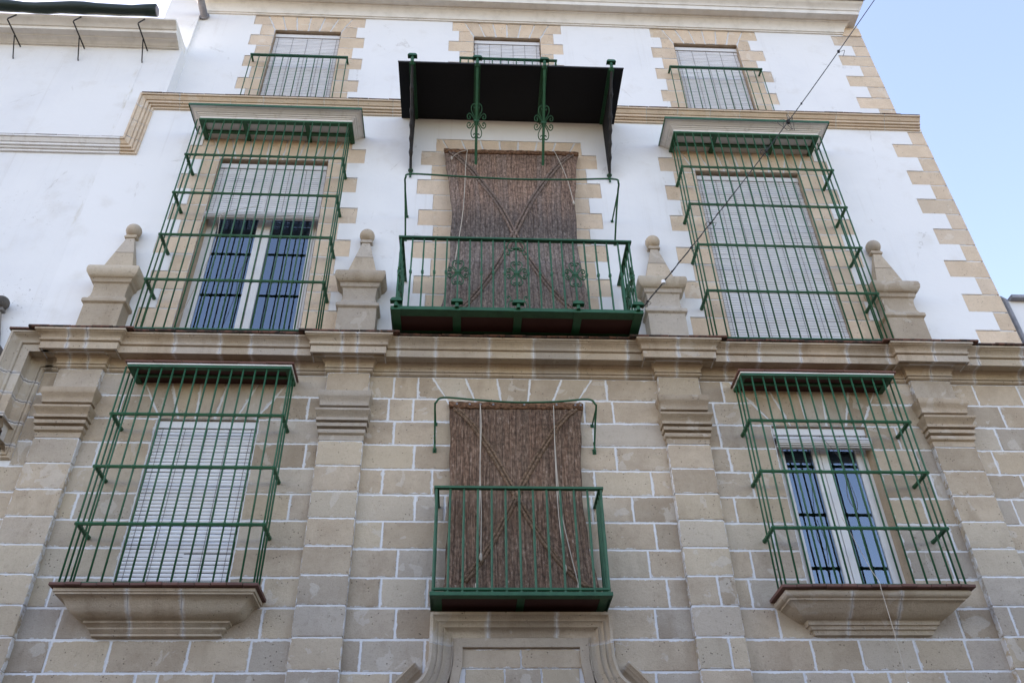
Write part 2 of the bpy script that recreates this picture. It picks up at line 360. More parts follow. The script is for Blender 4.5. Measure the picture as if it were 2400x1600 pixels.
def sweep(name, path, prof, yface, mat, parent, cap=True):
    """profile (u outwards, v across) swept along a mitred path in the wall plane; v grows to the outer side"""
    m = MB(); n = len(prof); L = len(path); P = [Vector(p) for p in path]; vs = []; at = []; fs = []
    cx, cz = P[0].x, P[0].y
    def nrm(d): return Vector((d.y, -d.x))
    rings = []
    for i in range(L):
        if i == 0: nn = nrm((P[1]-P[0]).normalized()); k = 1
        elif i == L-1: nn = nrm((P[-1]-P[-2]).normalized()); k = 1
        else:
            a, b = nrm((P[i]-P[i-1]).normalized()), nrm((P[i+1]-P[i]).normalized()); nn = a+b; k = 2/max(nn.length_squared, .2)
        rings.append((P[i], nn*k if 0 < i < L-1 else nn, .95 if i in (0, L-1) else 0.))
    ext = []
    for i, (p, nn, e) in enumerate(rings):
        ext.append((p, nn, e))
        if i == 0 and (P[1]-P[0]).length > .05: ext.append((p+(P[1]-P[0]).normalized()*.045, nn, 0.))
        if i == L-2 and L > 1 and (P[-1]-P[-2]).length > .095: ext.append((P[-1]-(P[-1]-P[-2]).normalized()*.045, rings[-1][1], 0.))
    for p, nn, e in ext:
        for u, v in prof: q = p+nn*v; vs.append((q.x-cx, -u, q.y-cz)); at.append(e)
    for r in range(len(ext)-1):
        for i in range(n-1): fs.append((r*n+i, r*n+i+1, (r+1)*n+i+1, (r+1)*n+i))
    if cap: fs.append(tuple(range(n-1, -1, -1))); fs.append(tuple((len(ext)-1)*n+i for i in range(n)))
    m.add(vs, fs, at); o = link(name, m.mesh(name, mat), parent, (cx, yface, cz)); smooth_by_angle(o, 38); return o
def shared(name, me, parent, loc=(0, 0, 0), rot=None):
    o = link(name, me, parent, loc)
    if rot: o.rotation_euler = rot
    return o

# ------------------------------------------------------------------ the setting: street and the sunlit side across it
YL, YM, YT = 0., .15, .38                               # wall faces: ashlar storey, first white storey, top storey
m = NT('paving'); v = m.objvec(False); n = m.noise(v, 3, 5, .6); M['paving'] = m.end(m.mix(n, (.05, .045, .04), (.07, .064, .056)), .9, .2)
g = MB(); g.add([(-300, -300, 0), (300, -300, 0), (300, 300, 0), (-300, 300, 0)], [(0, 1, 2, 3)]); o = g.build('street_paving', M['paving']); tag(o, None, None, kind='structure')
m = NT('dimmed_opposite_wall'); v = m.objvec(False); n = m.noise(v, 1.2, 5, .6); M['opp'] = m.end(m.mix(n, (.10, .075, .05), (.085, .065, .045)), .9, .2)  # wall colour darkened to cut the light it bounces onto the facade
g = MB(); g.box(-40, 44, -22, -12.6, 0, 5.6); g.box(-40, 44, -12.6, -12.4, 5.4, 5.75)
o = g.build('opposite_street_front', M['opp']); tag(o, None, None, kind='structure')

# ------------------------------------------------------------------ the town house
H = empty('townhouse', (.5, 0, 0)); tag(H, 'tall town house with ashlar lower storey, white upper storeys and sandstone corner blocks', 'house')
H.location = (0, 0, 0)
CR = .2957; Z0 = 3.147                                  # course height, lowest joint built stone by stone
PIL = [-4.27, -1.345, 2.37, 5.31]; PW = .234
LOWWIN = [(-2.79, .535), (.52, .56), (3.885, .535)]
LOWZ = [(4.70, 6.695), (4.62, 6.695), (4.70, 6.695)]
MIDWIN = [(-2.77, .75), (.52, .75), (3.935, .755)]
TOPWIN = [(-2.775, .545), (.545, .56), (3.93, .548)]
MZT = 11.09; TZT = 14.60

# solid body behind the skins (keeps the sun and sky out of the rooms)
body = MB()
body.box(-5.0, 6.7, 1.3, 9, 0, 16.9); body.box(-5.1, 6.72, .95, 1.3, 15.4, 16.9)
body.box(-9, 9, .30, .95, 0, 3.0)
body.build('masonry_core', M['dark'], H)
lowholes = [(c-h, c+h, z0, z1) for (c, h), (z0, z1) in zip(LOWWIN, LOWZ)]
aw = panel('ashlar_wall', -34, 8.2, 0, 7.62, lowholes, .007, .30, M['mortar'], H)
midholes = []; topholes = []
JOINTS = {2: [-3.77, -2.9, -2.71, -2.22, -.66, 1.74, 3.11, 3.56, 3.9, 4.44], 3: [-3.72, -3.19, -2.49, -1.94, -.95, -.37, 1.37, 3.7, 4.23, 4.72],
 4: [-3.71, -1.88, -.65, 1.8, 2.97, 4.74], 5: [-3.87, -1.92, -.81, -.37, 1.95, 2.76, 5.95], 6: [-3.96, -.67, 1.8, 2.83, 4.85, 5.78], 7: [-.84, 1.9, 3.1, 4.96, -2.0],
 8: [-3.9, -1.79, -.53, -.23, 1.28, 1.7, 2.77, 4.78, 5.75], 9: [-.88, -.37, 1.33, 1.93, 3.0, 4.96, 5.96], 10: [-3.85, -1.71, -.57, 1.58, 2.81, 4.88, 5.75],
 11: [-.8, -.36, 1.36, 2.07, 2.75, 4.75, 5.89], 12: [-3.76, -1.75, -.88, -.61, 1.6, 2.74, 5.0, 6.05], 13: [-4.0+.4, -1.0+.16, -.57, 1.55, 2.06, 2.88, 5.84, 6.37]}
BAYS = [(-9.0, PIL[0]-PW+.03), (PIL[0]+PW-.03, PIL[1]-PW+.03), (PIL[1]+PW-.03, PIL[2]-PW+.03), (PIL[2]+PW-.03, PIL[3]-PW+.03), (PIL[3]+PW-.03, 8.0)]
J = .0100
PORTAL = (-.14, 1.17, 4.30)                             # region taken by the portal surround
def cut(spans, a, b):
    out = []
    for x0, x1 in spans:
        if b <= x0 or a >= x1: out.append((x0, x1)); continue
        if a-x0 > .06: out.append((x0, a))
        if x1-b > .06: out.append((b, x1))
    return out
VOUS = {0: ([(-3.531, 7.1), (-3.352, 6.777), (-3.262, 7.138), (-3.138, 6.77), (-2.953, 7.121), (-2.935, 6.768), (-2.677, 7.114), (-2.714, 6.771), (-2.343, 7.142), (-2.478, 6.764), (-2.046, 7.125), (-2.256, 6.762)]),
        1: ([(-.397, 7.264), (-.2, 6.908), (-.034, 7.264), (.097, 6.891), (.316, 7.27), (.368, 6.895), (.687, 7.269), (.648, 6.893), (1.04, 7.271), (.912, 6.903), (1.382, 7.276), (1.167, 6.907)]),
        2: ([(3.115, 7.102), (3.342, 6.776), (3.432, 7.129), (3.55, 6.757), (3.746, 7.179), (3.764, 6.76), (4.033, 7.184), (3.987, 6.763), (4.349, 7.189), (4.223, 6.777), (4.651, 7.171), (4.43, 6.78)])}
LZ0, LZ1 = 6.695, 7.285
lint = {}
for k, pts in VOUS.items():
    L = []
    for i in range(0, 12, 2):
        (xa, za), (xb, zb) = pts[i], pts[i+1]; sl = (xa-xb)/(za-zb); L.append((xb+sl*(LZ0-zb), xb+sl*(LZ1-zb)))
    lint[k] = L
for k in range(14):
    z0, z1 = Z0+k*CR, Z0+(k+1)*CR
    for bi, (bx0, bx1) in enumerate(BAYS):
        if bi == 0: 
            if z1 > 6.3: bx0 = -4.70
        spans = [(bx0, bx1)]
        for wi, ((c, h), (wz0, wz1)) in enumerate(zip(LOWWIN, LOWZ)):
            if z0 < wz1-.05 and z1 > wz0+.05: spans = cut(spans, c-h, c+h)
        js = list(JOINTS.get(k, []))
        for x0, x1 in spans:
            cs = sorted(j for j in js if x0+.12 < j < x1-.12); xs = [x0]
            for c_ in cs+[x1]:
                while c_-xs[-1] > .98: xs.append(xs[-1]+RND.uniform(.48, .72))
                xs.append(c_)
            for a_, b_ in zip(xs, xs[1:]):
                if b_-a_ < .03: continue
                # flat arches over the openings cut the two courses above
                poly = [(a_+J, z0+J), (b_-J, z0+J), (b_-J, z1-J), (a_+J, z1-J)]; skip = False
                if k >= 12:
                    for wi, L in lint.items():
                        def bx(e, z): return e[0]+(e[1]-e[0])*(z-LZ0)/(LZ1-LZ0)
                        l0, l1, r0, r1 = bx(L[0], z0), bx(L[0], z1), bx(L[-1], z0), bx(L[-1], z1)
                        if a_ >= min(l0, l1)-.02 and b_ <= max(r0, r1)+.02: skip = True
                        elif a_ < min(l0, l1) and b_ > min(l0, l1)+.001 and b_ < max(r0, r1)+.3: poly = [(a_+J, z0+J), (l0-J*1.2, z0+J), (l1-J*1.2, z1-J), (a_+J, z1-J)]; skip = min(l0, l1)-a_ < .05
                        elif a_ < max(r0, r1)-.001 and b_ > max(r0, r1) and a_ > min(l0, l1)-.3: poly = [(r0+J*1.2, z0+J), (b_-J, z0+J), (b_-J, z1-J), (r1+J*1.2, z1-J)]; skip = b_-max(r0, r1) < .05
                        elif a_ < min(l0, l1) and b_ > max(r0, r1):
                            block('stone', [(a_+J, z0+J), (l0-J*1.2, z0+J), (l1-J*1.2, z1-J), (a_+J, z1-J)], 0, .05, M['ashlar'], aw)
                            poly = [(r0+J*1.2, z0+J), (b_-J, z0+J), (b_-J, z1-J), (r1+J*1.2, z1-J)]
                if skip: continue
                block('stone', poly, 0, .05, M['ashlar'], aw)
for wi, L in lint.items():
    for e0, e1 in zip(L, L[1:]):
        g_ = .010
        block('voussoir', [(e0[0]+g_, LZ0+.004), (e1[0]-g_, LZ0+.004), (e1[1]-g_, LZ1-J), (e0[1]+g_, LZ1-J)], -.001, .05, M['ashlar'], aw)

# pilasters: a core of mortar, one or two stones a course, a moulded capital
CAPP = [(.0, 6.405), (.002, 6.466), (.030, 6.480), (.036, 6.504), (.030, 6.524), (.004, 6.528), (.004, 6.540), (.056, 6.548), (.058, 6.588), (.026, 6.592), (.026, 6.604), (.080, 6.610), (.082, 6.640), (.052, 6.646), (.060, 6.664), (.090, 6.692), (.116, 6.716), (.118, 6.738), (.0, 6.744), (.0, 6.806), (.056, 6.810), (.058, 6.842), (.070, 6.876), (.094, 6.902), (.104, 6.920), (.104, 6.974), (.002, 6.982)]
for pi, pc in enumerate(PIL):
    p = boxo('pilaster', pc-PW+.010, pc+PW-.010, -.062, .03, 0, 7.30, M['mortar'], H, center=False)
    for k in list(range(-1, 11))+[13]:
        z0, z1 = Z0+k*CR, Z0+(k+1)*CR
        sp = [pc-PW, pc+PW]
        if (pi, k) in ((2, 5), (2, 3), (1, 1), (0, 2), (3, 4)): sp = [pc-PW, pc+RND.uniform(-.08, .08), pc+PW]
        for a_, b_ in zip(sp, sp[1:]): rblock('stone', a_+(J if a_ > pc-PW else 0), b_-(J if b_ < pc+PW else 0), z0+J*.8, z1-J*.8, -.07, .02, M['ashlar'], p, band=.03)
    prof_piece('capital', pc-PW, pc+PW, -.07, .0, CAPP, M['moulding'], p, True, True, xs=.5, joint=False)

# main cornice
CP = [(0, 7.285), (.018, 7.290), (.032, 7.300), (.034, 7.318), (.022, 7.321), (.022, 7.327), (.042, 7.330), (.042, 7.346), (.036, 7.349), (.042, 7.372), (.058, 7.396), (.080, 7.410), (.084, 7.424), (.210, 7.420), (.210, 7.404), (.22, 7.404), (.22, 7.492), (.212, 7.494), (.212, 7.500), (.236, 7.504), (.243, 7.512), (.243, 7.526), (.228, 7.530), (.228, 7.536), (.238, 7.556), (.262, 7.582), (.288, 7.594), (.292, 7.602), (.306, 7.604), (.306, 7.626), (-.15, 7.632)]
RES = [(c, .235) for c in PIL]; ROFF = .065
cor = empty('main_cornice', (0, 0, 7.285), H)
CJ = [-3.27, -2.77, -2.43, -1.93, -.8, -.38, .22, .72, 1.23, 1.79, 2.94, 3.31, 3.79, 4.34, 4.82, 5.88, 6.41, 6.95, 7.5]
cor.location = (0, 0, 0)
G = .006
corecp = [(max(u-.006, -.15) if u > 0 else u, z) for u, z in CP]
prof_piece('joint_mortar', -4.69, 8.2, 0, .2, [(u-.009, z+.005) for u, z in CP[:-1]]+[(-.15, 7.631)], M['mortar'], cor, joint=False)
segs = []
edges = [-4.69]
for c, h in RES: edges += [c-h-.02, c+h+.02]
edges.append(8.2)
for i in range(0, len(edges), 2):
    a_, b_ = edges[i], edges[i+1]; xs = [a_]+[j for j in CJ if a_+.15 < j < b_-.15]+[b_]
    for s_, t_ in zip(xs, xs[1:]):
        if t_-s_ > .05: prof_piece('cornice_stone', s_+G, t_-G, 0, .2, CP, M['moulding'], cor)
for c, h in RES:
    prof_piece('joint_mortar', c-h+.008, c+h-.008, -ROFF+.006, .2, [(u-.004, min(z+.005, 7.631)) for u, z in CP], M['mortar'], cor, True, True, xs=.82, joint=False)
    js = {-4.27: [-4.40, -4.20], -1.345: [-1.42, -1.25], 2.37: [2.36], 5.31: [5.33]}[c]
    xs = [c-h]+js+[c+h]
    for i, (s_, t_) in enumerate(zip(xs, xs[1:])):
        prof_piece('cornice_stone', s_+(G if i else 0), t_-(G if i < len(xs)-2 else 0), -ROFF, .2, CP, M['moulding'], cor, i == 0, i == len(xs)-2, xs=.82)
# the cornice turns down at the left end and runs on, lower, along the neighbour
CPv = [(u, z-7.285) for u, z in CP[:-1]]+[(0, .345)]
vz = [7.285, 6.93, 6.64, 6.36, 6.17]
sweep('cornice_stone', [(-4.60, 7.285), (-4.69, 7.285), (-4.69, 7.12)], CPv, 0, M['moulding'], cor)
for z1_, z0_ in ((7.108, 6.86), (6.85, 6.60), (6.59, 6.33)): sweep('cornice_stone', [(-4.69, z1_), (-4.69, z0_)], CPv, 0, M['moulding'], cor)
sweep('cornice_stone', [(-4.69, 6.32), (-4.69, 6.17), (-4.80, 6.17)], CPv, 0, M['moulding'], cor)
sweep('cornice_stone', [(-4.81, 6.17), (-9.4, 6.17)], CPv, 0, M['oldstone'], cor)
# ledge tiles on the cornice
tm = {}
def tile_row(xa, xb, yf, z, parent, w_=.235, t_=.026, dep=.40, mat='ledge'):
    n_ = max(1, round((xb-xa)/w_)); wd = (xb-xa)/n_
    key = (round(wd, 3), t_, dep, mat)
    if key not in tm:
        g_ = MB(); g_.bbox(-wd/2+.003, wd/2-.003, 0, dep, -t_/2, t_/2, .004); tm[key] = g_.mesh('ledge_tile', M[mat])
    for i in range(n_): shared('ledge_tile', tm[key], parent, (xa+wd*(i+.5), yf+RND.uniform(-.006, .006), z+RND.uniform(-.003, .003)), (0, RND.uniform(-.012, .012), 0))
for i in range(0, len(edges), 2):
    xa, xb = edges[i], edges[i+1]
    tile_row(xa+(.30 if i else 0), xb-(.30 if i < len(edges)-2 else 0), -.325, 7.645, cor)
for c, h in RES: tile_row(c-.565, c+.565, -.375, 7.646, cor, dep=.45)
tile_row(-5.06, -4.84, -.325, 7.645, cor)

# ------------------------------------------------------------------ white storeys with sandstone dressings
def dressing(win, wall_y, zt, lines, first_long, hwl, hws, ltop, lrows, nv, parent, mat, holes, extra=None):
    """quoin blocks each side of an opening and a flat arch above; returns the holes to leave in the plaster skin"""
    c, h = win; yb = wall_y+.10; yf = wall_y+.008
    for i, (zb, za) in enumerate(zip(lines[1:], lines)):
        long_ = (i % 2 == 0) == first_long; ho = hwl if long_ else hws
        top = za
        for sg in (-1, 1):
            ho_ = ho+RND.uniform(-.035, .035); xi, xo = c+sg*h, c+sg*ho_
            if i == 0 and top > zt: xi_t = xi+sg*(.40*(top-zt)); 
            else: xi_t = xi
            if i == 0 and top > zt:
                zc = zt
                poly = [(xi+sg*.0, zb+J*.75), (xo, zb+J*.75), (xo, top-J*.75), (xi_t+sg*.012, top-J*.75), (xi+sg*.010, zc)]
            else: poly = [(xi, zb+J*.75), (xo, zb+J*.75), (xo, top-J*.75), (xi, top-J*.75)]
            if sg < 0: poly = poly[::-1]
            block('quoin', poly, yf, yb, M[mat], parent, band=.022)
            holes.append((min(xi, xo), max(xi, xo), zb, top))
    # flat arch
    lo = h; z0, z1 = zt, ltop
    for i in range(nv):
        t0, t1 = -1+2*i/nv, -1+2*(i+1)/nv
        def X(t, z): return c+t*(h+.40*(z-z0))
        block('voussoir', [(X(t0, z0)+.010, z0+.003), (X(t1, z0)-.010, z0+.003), (X(t1, z1)-.010, z1-.004), (X(t0, z1)+.010, z1-.004)], yf-.002, yb, M[mat], parent, band=.022)
    zl, hl = lrows
    for sg in (-1, 1):                                  # spandrel stones squaring off the arch
        xa0, xa1 = c+sg*(h+.40*(zl-z0)), c+sg*(h+.40*(z1-z0)); xo = c+sg*hl
        poly = [(xa0+sg*.008, zl+.004), (xo, zl+.004), (xo, z1-.004), (xa1+sg*.008, z1-.004)]
        if sg < 0: poly = poly[::-1]
        if abs(xo-xa1) > .03: block('quoin', poly, yf, yb, M[mat], parent, band=.022)
    holes.append((c-hl, c+hl, zl, z1)); holes.append((c-h, c+h, lines[-1], zl+.001))
midw = None
mq = empty('first_floor_wall', (0, 0, 0), H); tq = empty('top_floor_wall', (0, 0, 0), H)
mlines = [11.345-.2985*i for i in range(13)]
for wn, hwl in zip(MIDWIN, (1.22, 1.26, 1.25)): dressing(wn, YM, MZT, mlines, True, hwl, hwl-.195, 11.62, (11.345, 1.05), 7, mq, 'quoin', midholes)
tlines = [14.73-.2925*i for i in range(9)]
for wn in TOPWIN: dressing(wn, YT, TZT, tlines, False, .955, .79, 15.0, (14.73, .925), 6, tq, 'quoin', topholes)
# corner quoins
zq = 12.085; i = 0
while zq > 7.7:
    zb = zq-.2965; xl = (6.30 if i % 2 else 6.59)+RND.uniform(-.03, .03)
    o = rblock('quoin', xl, 6.83, zb+J*.75, zq-J*.75, YM+.008, YM+.6, M['quoin'], mq, band=.022); midholes.append((xl, 7.2, zb, zq)); zq = zb; i += 1
zq = 14.96; i = 0
while zq > 12.3:
    zb = zq-.288; xl = (6.475 if i % 2 else 6.18)+RND.uniform(-.03, .03)
    rblock('quoin', xl, 6.76, zb+J*.75, zq-J*.75, YT+.008, YT+.6, M['quoin'], tq, band=.022); topholes.append((xl, 7.2, zb, zq)); zq = zb; i += 1
panel('plaster', -5.09, 6.83, 7.55, 12.30, midholes, YM, YM+.09, M['plaster'], mq)
panel('plaster', -4.62, 6.75, 12.0, 15.3, topholes, YT, YT+.09, M['plaster'], tq)
mb = [(c-h, c+h, 7.70, MZT) for c, h in MIDWIN]; tb = [(c-h, c+h, 12.40, TZT) for c, h in TOPWIN]
panel('backing_mortar', -5.05, 6.80, 7.5, 12.1, mb, YM+.016, YM+.3, M['mortar'], mq)
panel('backing_mortar', -4.6, 6.73, 12.0, 15.4, tb, YT+.016, YT+.3, M['mortar'], tq)
boxo('end_pier', -5.16, -4.60, YT-.05, 2.2, 13.4, 17.2, M['plaster'], tq)
# side of the house on the right (return wall)
boxo('side_wall', 6.4, 6.72, YM+.62, 9, 7.5, 12.2, M['plaster'], mq); boxo('side_wall', 6.4, 6.70, YT+.62, 9, 12.2, 15.4, M['plaster'], tq)

# string course
SP = [(0, 0), (.026, .002), (.030, .014), (.028, .028), (.018, .031), (.018, .037), (.052, .040), (.058, .052), (.054, .064), (.042, .067), (.042, .073), (.080, .077), (.084, .092), (.082, .108), (.070, .111), (.070, .117), (.096, .121), (.106, .140), (.126, .158), (.128, .164), (.118, .167), (.118, .172), (.148, .175), (.150, .198), (-.02, .212)]
sc = empty('string_course', (0, 0, 0), H)
SJ = [6.80, 6.24, 5.49, 4.75, 4.01, 3.56, 3.06, 2.59, 1.95, 1.35, .75, .15, -.5, -1.19, -1.70, -2.20, -2.59, -3.08, -3.56, -4.29]
sweep('joint_mortar', [(6.79, 12.10), (-4.66, 12.10), (-4.66, 11.37)], [(u-.008, v+.003) for u, v in SP], YM, M['mortar'], sc)
for a_, b_ in zip(SJ, SJ[1:]): sweep('string_stone', [(a_-.004, 12.10), (b_+.004, 12.10)], SP, YM, M['quoin'], sc)
sweep('string_stone', [(-4.294, 12.10), (-4.66, 12.10), (-4.66, 12.03)], SP, YM, M['quoin'], sc)
for z1_, z0_ in ((12.02, 11.72), (11.71, 11.36)): sweep('string_stone', [(-4.66, z1_), (-4.66, z0_)], SP, YM, M['quoin'], sc)
sweep('string_stone', [(-4.66, 11.35), (-4.66, 11.10), (-4.89, 11.10)], SP, YM, M['quoin'], sc)
tile_row(-4.84, 6.80, YM-.155, 12.309, sc, w_=.3, t_=.014, dep=.40)

# top cornice, gutter
TP = [(0, 14.99), (.022, 14.995), (.022, 15.02), (.040, 15.024), (.046, 15.05), (.055, 15.09), (.078, 15.14), (.108, 15.18), (.125, 15.195), (.140, 15.20), (.140, 15.222), (.262, 15.218), (.262, 15.212), (.27, 15.212), (.27, 15.31), (.285, 15.315), (.29, 15.34), (.305, 15.37), (.345, 15.41), (.365, 15.425), (.375, 15.45), (.375, 15.49), (-.4, 15.52)]
prof_piece('top_cornice', -4.62, 6.40, YT, YT+.4, TP, M['stucco'], H, False, True, joint=False)
gt = MB(); gt.tube([(-4.7, YT-.42, 15.54), (6.80, YT-.42, 15.54)], .075, 12); smooth_by_angle(gt.build('gutter', M['zinc'], H))
rf = MB(); rf.add([(-5.0, YT-.36, 15.57), (6.74, YT-.36, 15.57), (6.74, 5, 17.2), (-5.0, 5, 17.2)], [(0, 1, 2, 3)]); rf.build('roof', M['terra'], H)
boxo('corner_block', 6.42, 6.75, YT-.012, YT+.5, 14.965, 15.19, M['quoin'], tq)

# windows, reveals, doors
def window(xc, hw, z0, z1, yw, depth, kind, parent=H):
    fm = M['wood_and_shade'] if kind == 'shut' else M['whitepaint']  # dark frames paint in the shade behind lowered blinds
    wd = empty('window' if kind != 'door' else 'balcony_door', (xc, yw, z0), parent)
    g_ = MB(); d = depth+.16
    x0, x1 = -hw+.005, hw-.005; hz = z1-z0-.004; y0 = .012
    g_.add([(x0, y0, 0), (x0, d, 0), (x0, d, hz), (x0, y0, hz)], [(0, 1, 2, 3)]); g_.add([(x1, y0, 0), (x1, y0, hz), (x1, d, hz), (x1, d, 0)], [(0, 1, 2, 3)])
    g_.add([(x0, y0, hz), (x0, d, hz), (x1, d, hz), (x1, y0, hz)], [(0, 1, 2, 3)]); g_.add([(x0, y0, 0), (x1, y0, 0), (x1, d, 0), (x0, d, 0)], [(0, 1, 2, 3)])
    g_.build('reveal', M['reveal'], wd)
    r_ = MB(); D2 = d+.75; r_.add([(x0, d, 0), (x0, D2, 0), (x1, D2, 0), (x1, d, 0), (x0, d, hz), (x0, D2, hz), (x1, D2, hz), (x1, d, hz)], [(0, 1, 2, 3), (4, 5, 6, 7), (0, 1, 5, 4), (2, 3, 7, 6), (1, 2, 6, 5)]); r_.build('room', M['dark'], wd)
    if kind == 'door':
        for sg in (-1, 1):
            lf = boxo('door_leaf', min(0, sg*hw)+.004, max(0, sg*hw)-.004, depth, depth+.05, .0, hz, M['wood_and_shade'], wd)
        return wd
    f = MB(); t = .075
    f.box(x0, x0+t, depth, depth+.07, 0, hz); f.box(x1-t, x1, depth, depth+.07, 0, hz); f.box(x0+t, x1-t, depth+.001, depth+.069, hz-t, hz); f.box(x0+t, x1-t, depth+.001, depth+.069, 0, t); f.build('frame', fm, wd)
    for sg in (-1, 1):
        a_, b_ = (x0+t+.002, -.004) if sg < 0 else (.004, x1-t-.002); s_ = .085
        lf = MB(); yy = depth-.012
        lf.bbox(a_, a_+(s_ if sg > 0 else .05), yy, yy+.05, t+.002, hz-t-.002); lf.bbox(b_-(s_ if sg < 0 else .05), b_, yy, yy+.05, t+.002, hz-t-.002)
        ia, ib = a_+(s_ if sg > 0 else .05), b_-(s_ if sg < 0 else .05)
        lf.box(ia, ib, yy+.002, yy+.048, t+.002, t+.08); lf.box(ia, ib, yy+.002, yy+.048, hz-t-.08, hz-t-.002)
        lo = lf.build('casement', fm, wd)
        pn = MB(); pn.box(ia-.005, ib+.005, yy+.022, yy+.028, t+.075, hz-t-.075); pn.build('pane', M['glass'], lo)
    return wd
WL = [window(LOWWIN[0][0], LOWWIN[0][1], *LOWZ[0], YL, .20, 'shut'), window(*LOWWIN[1], *LOWZ[1], YL, .25, 'door'), window(LOWWIN[2][0], LOWWIN[2][1], *LOWZ[2], YL, .16, 'w')]
WM = [window(MIDWIN[0][0], MIDWIN[0][1], 7.70, MZT, YM, .20, 'w'), window(*MIDWIN[1], 7.70, MZT, YM, .25, 'door'), window(*MIDWIN[2], 7.70, MZT, YM, .22, 'shut')]
WT = [window(*wn, 12.40, TZT, YT, .22, 'shut') for wn in TOPWIN]
# curtain in the lower right window
cm = MB(); vs = []; fs = []
for i in range(29):
    x = 3.42+.0125*i; y = .222+.018*math.sin(i*1.3)+.008*math.sin(i*.5)
    vs += [(x, y, 4.74), (x, y, 6.6)]
for i in range(28): fs.append((2*i, 2*i+2, 2*i+3, 2*i+1))
cm.add(vs, fs); o = cm.build('net_curtain', M['curtain']); tag(o, 'pale net curtain behind the left pane of the lower right window', 'curtain'); smooth_by_angle(o, 60)

# stone sills under the lower grilles
SL = [(.0, 4.335), (.05, 4.345), (.05, 4.365), (.056, 4.368), (.07, 4.392), (.08, 4.398), (.08, 4.414), (.088, 4.418), (.10, 4.436), (.12, 4.444), (.12, 4.462), (.13, 4.465), (.165, 4.472), (.20, 4.488), (.23, 4.512), (.255, 4.545), (.275, 4.585), (.30, 4.61), (.325, 4.62), (.345, 4.622), (.345, 4.640), (.36, 4.642), (.36, 4.672), (.0, 4.674)]
SR = [(.0, 4.345), (.04, 4.355), (.045, 4.375), (.055, 4.395), (.072, 4.398), (.075, 4.415), (.085, 4.43), (.10, 4.432), (.105, 4.455), (.115, 4.468), (.125, 4.470), (.15, 4.476), (.21, 4.515), (.27, 4.563), (.30, 4.590), (.31, 4.592), (.315, 4.606), (.335, 4.612), (.352, 4.626), (.36, 4.645), (.355, 4.665), (.34, 4.678), (.0, 4.68)]
for (c, prf) in ((-2.79, SL), (3.85, SR)):
    s_ = empty('window_sill', (c, 0, 4.34), H); s_.location = (0, 0, 0)
    prof_piece('joint_mortar', c-.52, c+.52, .006, .05, [(u_, min(z_+.005, prf[-1][1]-.002)) for u_, z_ in prf], M['mortar'], s_, True, True, joint=False)
    xs = [c-.53, c-.25+RND.uniform(-.05, .05), c+.25+RND.uniform(-.05, .05), c+.53]
    for i in range(3): prof_piece('sill_stone', xs[i]+(.004 if i else 0), xs[i+1]-(.004 if i < 2 else 0), 0, .05, prf, M['moulding'], s_, i == 0, i == 2)
    tile_row(c-.925, c+.925, -.41, 4.692, s_, w_=.14, t_=.028, dep=.41, mat='terra')
# slightly proud panels of masonry below the sills
# terracotta hoods over the lower grilles, stucco hoods over the upper ones
for c in (-2.79, 3.872):
    h_ = empty('window_hood', (c, 0, 7.1), H); h_.location = (0, 0, 0)
    tile_row(c-.895, c+.895, -.36, 7.1945, h_, w_=.30, t_=.022, dep=.36, mat='terra')
    boxo('mortar_bed', c-.872, c+.872, -.342, 0, 7.163, 7.1795, M['hoodwhite'], h_)
    boxo('soffit_board', c-.80, c+.80, -.275, 0, 7.1545, 7.1625, M['redboard'], h_)
    f = MB(); f.box(c-.865, c+.865, -.336, -.276, 7.134, 7.1625); f.box(c-.865, c-.802, -.2755, 0, 7.134, 7.1625); f.box(c+.802, c+.865, -.2755, 0, 7.134, 7.1625); f.box(c-.802, c+.802, -.17, -.13, 7.136, 7.154)
    f.build('steel_frame', M['green'], h_)
HP = [(0.36, 11.492), (0.362, 11.5247), (0.375, 11.5285), (0.378, 11.5406), (0.395, 11.5437), (0.4, 11.5574), (0.42, 11.5604), (0.43, 11.5741), (0.455, 11.5832), (0.47, 11.5969), (0.49, 11.5999), (0.0, 11.6197)]
for c in (-2.745, 3.905):
    h_ = empty('window_hood', (c, 0, 11.5), H); h_.location = (0, 0, 0)
    prof_piece('stucco_moulding', c-.69, c+.69, YM, YM+.02, HP, M['hoodwhite'], h_, True, True, joint=False)
    g_ = MB(); g_.box(c-1.19, c+1.19, YM-.505, YM-.497, 11.588, 11.628); g_.box(c-1.19, c-1.182, YM-.4965, YM, 11.588, 11.628); g_.box(c+1.182, c+1.19, YM-.4965, YM, 11.588, 11.628); g_.box(c-1.1815, c+1.1815, YM-.4965, YM, 11.6242, 11.630); g_.build('metal_flashing', M['green'], h_)
    boxo('soffit_board', c-1.04, c+1.04, YM-.355, YM, 11.490, 11.4965, M['greyrender'], h_)
    f = MB(); f.box(c-1.055, c+1.055, YM-.362, YM-.305, 11.455, 11.4895); f.box(c-1.055, c-.995, YM-.3045, YM, 11.455, 11.4895); f.box(c+.995, c+1.055, YM-.3045, YM, 11.455, 11.4895)
    f.box(c-.995, c+.995, YM-.16, YM-.115, 11.461, 11.489)
    for x in (-.44, .42): f.box(c+x-.03, c+x+.03, YM-.3045, YM-.1605, 11.459, 11.4893); f.box(c+x-.03, c+x+.03, YM-.1145, YM, 11.459, 11.4893)
    f.build('steel_frame', M['green'], h_)

